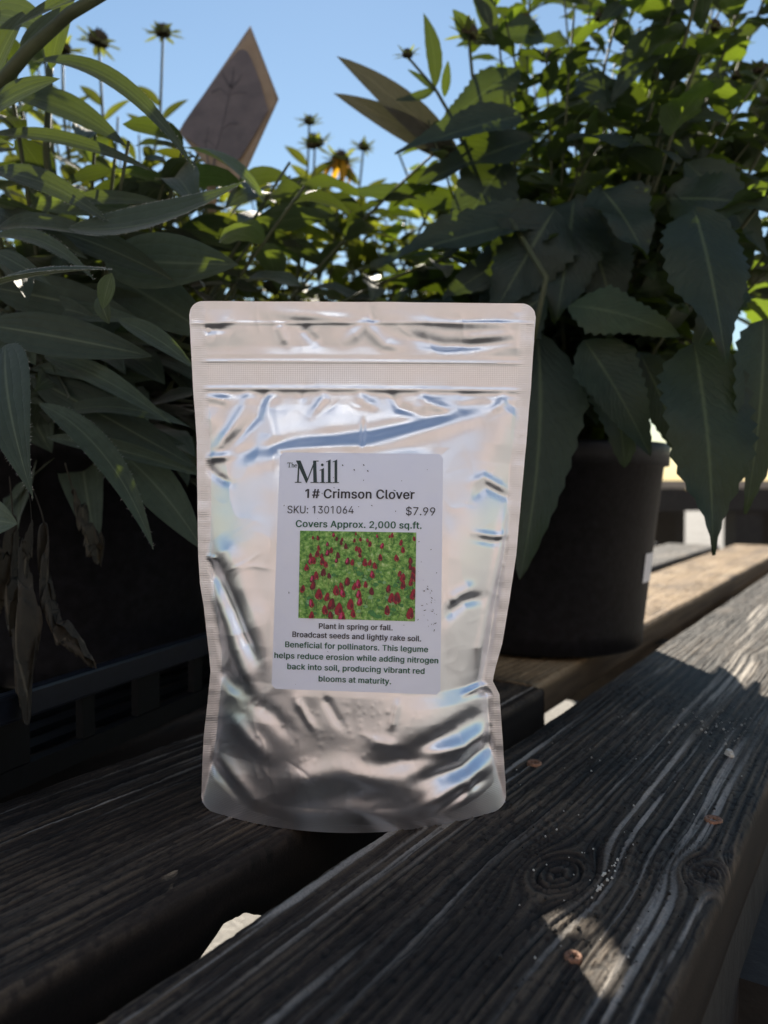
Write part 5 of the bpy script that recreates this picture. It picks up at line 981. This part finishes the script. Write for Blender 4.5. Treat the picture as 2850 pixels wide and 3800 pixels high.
hs(1450, 500, .90, 1400, 645, .88, 105, bend=.05, tint=1.0)  # full tint here and below: backlit glow put into the leaf colour
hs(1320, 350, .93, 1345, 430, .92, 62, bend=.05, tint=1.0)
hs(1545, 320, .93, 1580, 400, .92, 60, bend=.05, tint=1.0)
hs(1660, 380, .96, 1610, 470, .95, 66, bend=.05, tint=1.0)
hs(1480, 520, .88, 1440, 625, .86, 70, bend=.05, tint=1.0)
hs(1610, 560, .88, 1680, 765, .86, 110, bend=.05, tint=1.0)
hs(1440, 430, .64, 1672, 450, .60, 165, bend=.10, tint=.12)
hs(1480, 350, .66, 1660, 560, .64, 120, bend=.1, tint=.2)
hs(1190, 470, .66, 800, 575, .62, 135, bend=.06, tint=.25, nrm=(0, -.9, .5))
hs(1210, 500, .66, 950, 650, .64, 150, bend=.1, tint=.05)
hs(1200, 450, .64, 1060, 690, .62, 190, bend=.1, tint=.05)
hs(1240, 430, .66, 1200, 700, .62, 190, bend=.1, tint=.05)
hs(1260, 470, .66, 1330, 700, .64, 180, bend=.1, tint=.05)
hs(1225, 300, .66, 1472, 350, .63, 95, bend=.16, tint=.08, nrm=(0, -.6, .8))
hs(1130, 250, .68, 852, 332, .66, 110, bend=.06, tint=.25, nrm=(0, -.9, .4))
hs(1150, 300, .70, 900, 400, .68, 120, bend=.06, tint=.1)
hs(1000, 440, .78, 735, 415, .74, 70, bend=.10, tint=.6)
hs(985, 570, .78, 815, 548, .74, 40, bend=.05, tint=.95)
hs(960, 600, .72, 842, 668, .70, 90, bend=.25, tint=.5, nrm=(0, -.5, .9))
hs(1170, 700, .68, 985, 745, .665, 270, bend=.05, tint=.1)  # mostly hidden leaves, added to keep sun off the front plank
hs(1170, 780, .67, 992, 850, .65, 250, bend=.05, tint=.1)
hs(1160, 850, .67, 1005, 930, .65, 200, bend=.05, tint=.1)
hs(1150, 610, .70, 1000, 640, .70, 190, bend=.05, tint=.1)
hs(1090, 350, .70, 960, 560, .66, 140, bend=.1, tint=.05)
hs(1180, 640, .62, 1000, 760, .64, 150, bend=.1, tint=.02)
hs(1380, 760, .60, 1480, 1000, .60, 120, bend=.1, tint=.15)
hs(1580, 590, .58, 1500, 760, .56, 120, bend=.08, tint=.1)
hs(1430, 60, .72, 1320, 220, .70, 90, bend=.1, tint=.2)
hs(1180, 80, .76, 985, 100, .74, 85, bend=.15, tint=.25)
hs(1120, 150, .72, 940, 290, .70, 100, bend=.1, tint=.1)
hs(1330, 170, .72, 1180, 280, .70, 110, bend=.1, tint=.1)
hs(1390, 250, .74, 1520, 370, .72, 80, bend=.1, tint=.3)
# tan pointed pair on the near side
leaf(fol, P(1010, 375, .76), P(727, 121, .70), 74*K/F_PX*.72, (0, -1, .2), .03, .10, 14, 'lance', 0, 0, 0, 1, .5, side_bend=.07)
leaf(fol, P(1020, 360, .76), P(720, 201, .71), 70*K/F_PX*.72, (0, -1, .2), -.02, .10, 14, 'lance', 0, 0, 0, 1, .5, side_bend=.06)
# lanceolate silhouettes reaching into the sky
for x0, y0, x1, y1, w, sb in ((940, 190, 915, 28, 34, .10), (1065, 90, 1015, -60, 46, .05), (940, 190, 853, 216, 24, -.25), (960, 210, 968, 130, 20, 0), (1010, 90, 978, 20, 38, .1), (1060, 60, 1020, -10, 30, .1), (945, 200, 880, 150, 18, 0),
                              (1570, 250, 1560, 150, 34, .1), (1500, 210, 1580, 140, 30, 0), (1620, 220, 1598, 165, 22, .1), (1640, 260, 1720, 240, 30, .1), (1360, 0, 1290, 70, 34, .1), (1390, 40, 1560, -20, 36, .1), (1480, 80, 1420, 20, 40, 0)):
    leaf(fol, P(x0, y0, .72), P(x1, y1, .71), w*K/F_PX*.72, (0, -1, .3), .05, .3, 12, 'lance', .05, .1, 0, 0, rnd.random()*.5, side_bend=sb)
heads = []
stem_tops = [(1065, -60), (1010, 75), (880, 120), (1135, 50), (1210, -80), (1290, -60), (1180, 100), (1240, 160), (1330, 20), (1380, -40), (1450, 10), (1500, 110), (1640, 150), (1560, 60), (1600, -60), (1720, 60), (1120, 190), (1420, 150), (1530, 260), (1660, 250), (1150, -160), (1260, -220), (1400, -200), (1520, -200), (1330, 120), (1090, 20), (1240, 40), (1150, 160), (1280, 140), (1350, 220), (1460, 200), (1590, 120), (1200, 220), (1100, 250), (1480, 300), (1310, 270), (1630, 60)]
for i, (x, y) in enumerate(stem_tops):
    dd = rnd.uniform(.66, .98); q = rnd.uniform(.01, .07); a = rnd.uniform(0, 6.28)
    y += rnd.uniform(-15, 15)
    b0 = RP+Vector((q*math.cos(a), q*math.sin(a), .17)); tp = P(x, y, dd)
    e = grow(rp, stm, fol, b0, tp, ((tp.x-b0.x)*-.15+rnd.uniform(-.03, .03), rnd.uniform(-.02, .02), .02), .10, .034, .034, 'ovate', .10, start=.14, n=14, droop=.55, taper=.55, stem_r=.0016, keep=.82)
for i in range(26):                                        # sideways and out-of-frame growth that shades the bench
    a = rnd.uniform(-1.2, 2.2); b0 = RP+Vector((.05*math.cos(a), .05*math.sin(a), .17)); sp = rnd.uniform(.12, .38)
    tp = b0+Vector((math.cos(a)*sp, math.sin(a)*sp*.7, rnd.uniform(.2, .62)))
    grow(rp, stm, fol, b0, tp, (0, 0, .03), .11, .05, .040, 'ovate', .13, start=.2, n=14, droop=.6, taper=.5, keep=.9)
for k in range(90):                                        # low skirt
    a = rnd.uniform(0, 6.28); b0 = RP+Vector((.05*math.cos(a), .05*math.sin(a), rnd.uniform(.18, .34)))
    l_ = rnd.uniform(.09, .17); tp = b0+Vector((math.cos(a)*l_, math.sin(a)*l_*.9, rnd.uniform(-.07, .06)))
    x, y = proj(tp)
    if tp.y < .60 or not ok(tp) or (x > 1380 and y > 560): continue
    leaf(fol, b0, tp, rnd.uniform(.045, .075), (rnd.gauss(0, .3), rnd.gauss(-.4, .3), 1), .2, .2, 18, 'ovate', .14, .15, rnd.uniform(-.5, .5), tint=rnd.random()*.35)
stm.tube([P(1600, 205, .72), P(1540, 270, .72), P(1450, 380, .73), P(1380, 560, .75), RP+Vector((.02, 0, .17))], .0018, .003, 6)
stm.tube([P(880, 122, .72), P(940, 192, .72), P(985, 270, .725), P(1050, 450, .74), RP+Vector((0, .01, .19))], .0011, .0024, 6)
stm.tube([P(1012, 78, .72), P(1020, 160, .725), P(1050, 300, .73), P(1090, 500, .75)], .0014, .0020, 6)
stm.tube([P(1100, 470, .64), P(1180, 600, .60), P(1160, 690, .60), P(1135, 800, .62)], .0022, .0026, 6)
loc(RP, fol).build('foliage', [M['leaf_serrate'], M['leaf_pale']], rp); loc(RP, stm).build('stem', M['stem'], rp)
class _P:  pass
def rel_flower(parent, PL, *a, **k):
    o = flower(parent, Vector(a[0])-Vector(PL), *a[1:], **k); return o
for x, y, d, r in ((1012, 72, .72, .012), (880, 118, .72, .007), (1640, 150, .72, .009), (1590, 165, .73, .007), (1300, 35, .74, .010), (1540, 60, .74, .010), (1365, 105, .74, .009), (1180, 125, .76, .010)):
    rel_flower(rp, RP, P(x, y, d), r, (rnd.gauss(0, .2), -.2, 1), spikes=12)
rel_flower(rp, RP, P(1135, 42, .78), .008, (0, -.3, 1), petals=5, droop=.3)
rel_flower(rp, RP, P(1448, 2, .78), .008, (0, -.3, 1), petals=5, droop=.3)

# ---- narrow-leaved flowering plants behind
def back_plant(c, tops, label, flowers=(), n_extra=10, spread=.16, height=.44):
    c = Vector(c); o = empty('coneflower_plant', c, label=label, category='potted plant', group='flowering plants behind the pouch')
    pot(o, c, .118, .098, .195); f, s = MB(), MB()
    for x, y, d in tops:
        q = rnd.uniform(0, .07); a = rnd.uniform(0, 6.28)
        grow(o, s, f, c+Vector((q*math.cos(a), q*math.sin(a), .17)), P(x, y, d), (rnd.uniform(-.02, .02), 0, 0), .085, .026, .026, 'lance', 0, start=.2, n=7, droop=.45, taper=.5, stem_r=.0018, keep=.9)
    for k in range(n_extra):
        a = rnd.uniform(0, 6.28); q = rnd.uniform(0, .08); b0 = c+Vector((q*math.cos(a), q*math.sin(a), .17))
        grow(o, s, f, b0, b0+Vector((math.cos(a)*rnd.uniform(.02, spread), math.sin(a)*rnd.uniform(.02, spread), height*rnd.uniform(.6, 1.1))), (0, 0, .02), .09, .028, .028, 'lance', 0, start=.1, n=7, droop=.5, taper=.45, keep=.88)
    for (x, y, d, r, pet, dr, stemfoot) in flowers:
        h = P(x, y, d); rel_flower(o, c, h, r, (rnd.gauss(0, .15), rnd.gauss(-.1, .15), 1), petals=pet, droop=dr, spikes=15)
        s.tube([h-Vector((0, 0, r*.3)), P(*stemfoot, d), c+Vector((0, 0, .17))], .0014, .002, 6)
        for q in range(3):
            p = (h*(1-.3*q)+P(*stemfoot, d)*(.3*q)) if q else P(stemfoot[0], stemfoot[1], d)
            sg = 1 if q % 2 else -1
            leaf(f, P(stemfoot[0], stemfoot[1]-20+q*35, d), P(stemfoot[0]+sg*(50+q*12), stemfoot[1]-65+q*30, d), 22*K/F_PX*d, (0, -1, .5), .12, .3, 9)
    loc(c, f).build('foliage', M['leaf_back'], o); loc(c, s).build('stem', M['stem'], o)
    return o
back_plant((-.36, .98, .002), [(150, 260, .85), (225, 260, .86), (300, 290, .9), (345, 250, .88), (400, 330, .9), (100, 180, .85), (180, 330, .9), (260, 340, .9), (60, 60, .84), (440, 400, .95)],
    'flowering plant behind the left tray with spiky spent heads against the sky',
    [(213, 88, .86, .0155, 0, 0, (222, 250)), (352, 70, .88, .0125, 0, 0, (346, 250)), (135, 105, .85, .0125, 0, 0, (137, 240))], 16, .22, .42)
back_plant((-.125, .90, .002), [(480, 420, .98), (560, 330, .98), (620, 290, .98), (540, 420, 1.0), (600, 400, .96), (500, 470, .96), (650, 400, 1.0)],
    'narrow-leaved plant standing behind the pouch, next to the plastic tag', [(668, 262, 1.02, .010, 0, 0, (664, 380)), (680, 310, 1.0, .016, 0, 0, (676, 420))], 26, .2, .42)
back_plant((.09, 1.12, .002), [(690, 400, 1.05), (740, 430, 1.05), (790, 440, 1.05), (830, 470, 1.05), (720, 460, 1.0), (880, 440, 1.08)],
    'flowering plant behind the pouch with one drooping yellow bloom', [(735, 345, 1.05, .017, 11, 1.0, (742, 470)), (785, 318, 1.05, .011, 0, 0, (775, 420))], 26, .2, .38)

# ---- plastic plant tag
m_, t_, b_ = mat('plastic_tag')
f_ = noise_fac(t_, 45, 3, .6); t_.links.new(ramp(t_, f_, [(.35, (.30, .23, .165)), (.65, (.40, .31, .22))]), b_.inputs['Base Color'])
b_.inputs['Roughness'].default_value = .35
tr = N(t_, 'ShaderNodeBsdfTranslucent'); tr.inputs[0].default_value = (.30, .25, .19, 1)
ms = N(t_, 'ShaderNodeMixShader'); ms.inputs[0].default_value = .42
t_.links.new(b_.outputs[0], ms.inputs[1]); t_.links.new(tr.outputs[0], ms.inputs[2]); t_.links.new(ms.outputs[0], t_.nodes['Material Output'].inputs[0])
M['tag'] = m_
tg = P(455, 560, .82); TGL = Vector((tg.x, .82, .17))
tag = empty('plant_tag', TGL, label='large plastic plant tag on a stake, tilted against the sky on the left', category='plant tag')
def plate(corners, name, parent, th=.0009, nx=10, ny=16, bow=.006):
    c = [Vector(p)-TGL for p in corners]; mb = MB(); n_ = (c[1]-c[0]).cross(c[3]-c[0]).normalized()
    for sgn in (0, 1):
        for j in range(ny+1):
            for i in range(nx+1):
                s, t = i/nx, j/ny
                p = (c[0]*(1-s)+c[1]*s)*(1-t)+(c[3]*(1-s)+c[2]*s)*t + n_*(bow*4*s*(1-s)+sgn*th)
                mb.v.append(p); mb.uv.append((s, t)); mb.t.append(.5)
    off = (nx+1)*(ny+1)
    for j in range(ny):
        for i in range(nx):
            a = j*(nx+1)+i; q = (a, a+1, a+nx+2, a+nx+1); mb.f.append(q); mb.m.append(0); mb.f.append(tuple(off+k for k in q[::-1])); mb.m.append(0)
    rim = [i for i in range(nx+1)]+[(j+1)*(nx+1)-1 for j in range(1, ny+1)]+[ny*(nx+1)+i for i in range(nx-1, -1, -1)]+[j*(nx+1) for j in range(ny-1, 0, -1)]
    for k in range(len(rim)):
        a, b2 = rim[k], rim[(k+1) % len(rim)]; mb.f.append((a, off+a, off+b2, b2)); mb.m.append(0)
    return mb.build(name, M['tag'], parent)
pa, pb, pc = P(541, 55, .84), P(602, 213, .80), P(385, 284, .79); pn = (pb-pa).cross(pc-pa).normalized()
if pn.y > 0: pn = -pn
eye = Vector((0, 0, CAM_H))
def on_tag(x, y, lift=0.0):
    d_ = P(x, y, 1.0)-eye; return eye+d_*((pa-eye).dot(pn)/d_.dot(pn))+pn*lift
plate([pa, pb, on_tag(505, 428), pc], 'tag_panel', tag, bow=0.0)
# darker rounded inset on the face of the tag
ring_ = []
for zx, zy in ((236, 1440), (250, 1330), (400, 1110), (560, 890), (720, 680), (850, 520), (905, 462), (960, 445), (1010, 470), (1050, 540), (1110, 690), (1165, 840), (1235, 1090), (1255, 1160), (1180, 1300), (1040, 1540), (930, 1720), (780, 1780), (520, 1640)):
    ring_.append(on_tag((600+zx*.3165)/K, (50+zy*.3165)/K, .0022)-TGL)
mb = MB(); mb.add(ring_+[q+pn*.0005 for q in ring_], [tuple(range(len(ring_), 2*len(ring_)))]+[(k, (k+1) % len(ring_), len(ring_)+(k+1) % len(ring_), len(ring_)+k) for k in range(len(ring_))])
mb.build('tag_inset', simple('tag_inset', (.115, .092, .085), .5, var=.25, scale=40), tag, smooth=False)
mb = MB()
def tag_stroke(pts, w0, w1):
    n_ = len(pts); L_, R_ = [], []
    for k, (x, y) in enumerate(pts):
        x0, y0 = pts[max(k-1, 0)]; x1, y1 = pts[min(k+1, n_-1)]; dx, dy = x1-x0, y1-y0; l_ = math.hypot(dx, dy); w_ = w0+(w1-w0)*k/(n_-1)
        L_.append(on_tag(x-dy/l_*w_, y+dx/l_*w_, .0029)-TGL); R_.append(on_tag(x+dy/l_*w_, y-dx/l_*w_, .0029)-TGL)
    mb.add(L_+R_, [(k, k+1, n_+k+1, n_+k) for k in range(n_-1)])
tag_stroke([(462, 372), (468, 330), (480, 285), (490, 240), (500, 195)], 2.2, 1.2)
tag_stroke([(452, 362), (446, 320), (452, 280)], 1.8, 1.0)
tag_stroke([(497, 215), (478, 196), (458, 205)], .8, 3.2); tag_stroke([(498, 210), (516, 204), (535, 206)], .8, 3.0)
tag_stroke([(480, 285), (500, 270), (515, 272)], .8, 3.4); tag_stroke([(470, 325), (452, 308), (440, 312)], .8, 3.2)
tag_stroke([(500, 195), (505, 172), (506, 150)], 4.5, 1.0); tag_stroke([(500, 195), (488, 176), (482, 160)], 4, 1.0); tag_stroke([(500, 195), (516, 180), (524, 166)], 4, 1.0)
mb.build('flower_motif', simple('tag_motif_tone', (.075, .06, .055), .5, var=.1), tag, smooth=False)  # darker flower-shaped strokes laid over the inset
mb = MB(); q0, q1 = P(458, 352, .775)-TGL, P(452, 575, .80)-TGL
w_ = Vector((.0055, 0, 0)); mb.add([q0-w_, q0+w_, q1+w_*.9, q1-w_*.9, Vector((.004, 0, 0)), Vector((-.004, 0, 0))]+[v+Vector((0, .0012, 0)) for v in (q0-w_, q0+w_, q1+w_*.9, q1-w_*.9, Vector((.004, 0, 0)), Vector((-.004, 0, 0)))],
    [(0, 3, 2, 1), (3, 5, 4, 2), (6, 7, 8, 9), (9, 8, 10, 11), (0, 6, 9, 3), (1, 2, 8, 7), (3, 9, 11, 5), (2, 4, 10, 8), (0, 1, 7, 6)])
mb.build('stake', M['tag'], tag, smooth=False)

# ------------------------------------------------------------------ things at a distance
M['brick'] = None
m_, t_, b_ = mat('pale_brick')
bt = N(t_, 'ShaderNodeTexBrick', Scale=4.0); tc = t_.nodes.new('ShaderNodeTexCoord')
mp = N(t_, 'ShaderNodeMapping'); t_.links.new(tc.outputs['Object'], mp.inputs[0]); mp.inputs['Rotation'].default_value = (math.radians(90), 0, 0)
t_.links.new(mp.outputs[0], bt.inputs['Vector'])
bt.inputs['Color1'].default_value = (.225, .160, .142, 1); bt.inputs['Color2'].default_value = (.25, .182, .160, 1); bt.inputs['Mortar'].default_value = (.27, .25, .25, 1)
t_.links.new(bt.outputs['Color'], b_.inputs['Base Color']); b_.inputs['Roughness'].default_value = .9
M['brick'] = m_
M['white_paint'] = simple('white_paint', (.72, .72, .72), .6, var=.05)
M['dark_glass'] = simple('window_glass', (.03, .035, .04), .08, var=.1)
M['siding'] = simple('reflector_pale_siding', (.24, .275, .36), .7, var=.06, scale=3)
reflector = empty('reflector_building', (0, -6.5, GZ), label='long two-storey building, unseen, added behind the camera for the foil to reflect, brick below and pale siding above', category='building')
mb = MB(); mb.box((0, -.15, 1.9), (14, .15, 1.9)); mb.build('reflector_wall', M['brick'], reflector, smooth=False)  # unseen building, added to give the foil warm and pale reflections
mb = MB(); mb.box((0, -.20, 6.4), (14, .15, 2.6))
for k in range(26): mb.box((0, -.04, 3.9+k*.2), (14, .012, .09))
mb.build('siding', M['siding'], reflector, smooth=False)  # upper part of the added unseen building
mb = MB(); mb.box((0, -.1, 9.06), (14.2, .45, .06)); mb.build('reflector_roof_edge', M['white_paint'], reflector, smooth=False)
for x, z in ((-8, 1.7), (-3.6, 1.7), (4.2, 1.7), (8.6, 1.7), (-6, 5.2), (5.5, 5.2)):  # openings added to vary what the foil reflects
    mb = MB(); mb.box((x, .03, z), (.8, .03, .6)); w_o = mb.build('reflector_window', M['white_paint'], reflector, smooth=False)
    mb = MB(); mb.box((x, .066, z), (.72, .006, .52)); mb.build('reflector_pane', M['dark_glass'], w_o, smooth=False)
mb = MB(); mb.box((-1.7, .03, 1.1), (.55, .035, 1.1)); dr = mb.build('reflector_door', simple('reflector_green_door', (.03, .05, .045), .5), reflector, smooth=False)
mb = MB(); mb.box((-1.7, .07, 1.45), (.38, .006, .55)); mb.build('reflector_pane', M['dark_glass'], dr, smooth=False)
for x, z, hw, hh in ((.9, 1.75, .9, .75), (-.8, 5.3, .5, .8), (1.4, 5.3, .5, .8)):
    mb = MB(); mb.box((x, .03, z), (hw, .03, hh)); w_o = mb.build('reflector_window', M['white_paint'], reflector, smooth=False)
    mb = MB(); mb.box((x, .066, z), (hw-.07, .006, hh-.07)); mb.build('reflector_pane', M['dark_glass'], w_o, smooth=False)
mb = MB(); mb.box((0, .30, 3.72), (9, .45, .05)); mb.build('reflector_canopy', simple('reflector_grey_canopy', (.10, .11, .12), .6), reflector, smooth=False)  # dark band added as a streak in the foil reflection
# slatted display tables beyond the bench on the right
def far_table(x, y, rz, label):
    o = empty('display_table', (x, y, GZ), rz, label=label, category='display table', group='display tables beyond the bench')
    for k in range(5):
        mb = MB(); mb.box((0, -.36+k*.18, .575), (.9, .07, .017)); mb.build('slat', M['wood_sunlit2'], o, smooth=False)
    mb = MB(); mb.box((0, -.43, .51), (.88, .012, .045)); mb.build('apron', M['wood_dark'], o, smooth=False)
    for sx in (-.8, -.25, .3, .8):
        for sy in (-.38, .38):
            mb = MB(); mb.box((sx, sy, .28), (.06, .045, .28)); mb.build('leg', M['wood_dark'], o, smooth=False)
    return o
M['wood_sunlit2'] = simple('pale_timber', (.34, .30, .25), .8, var=.2, scale=12)
far_table(1.75, 3.7, .10, 'weathered display table beyond the bench, nearer of the two on the right')
far_table(2.9, 5.2, .2, 'weathered display table farther away beyond the bench on the right')
SC.render.film_transparent = False
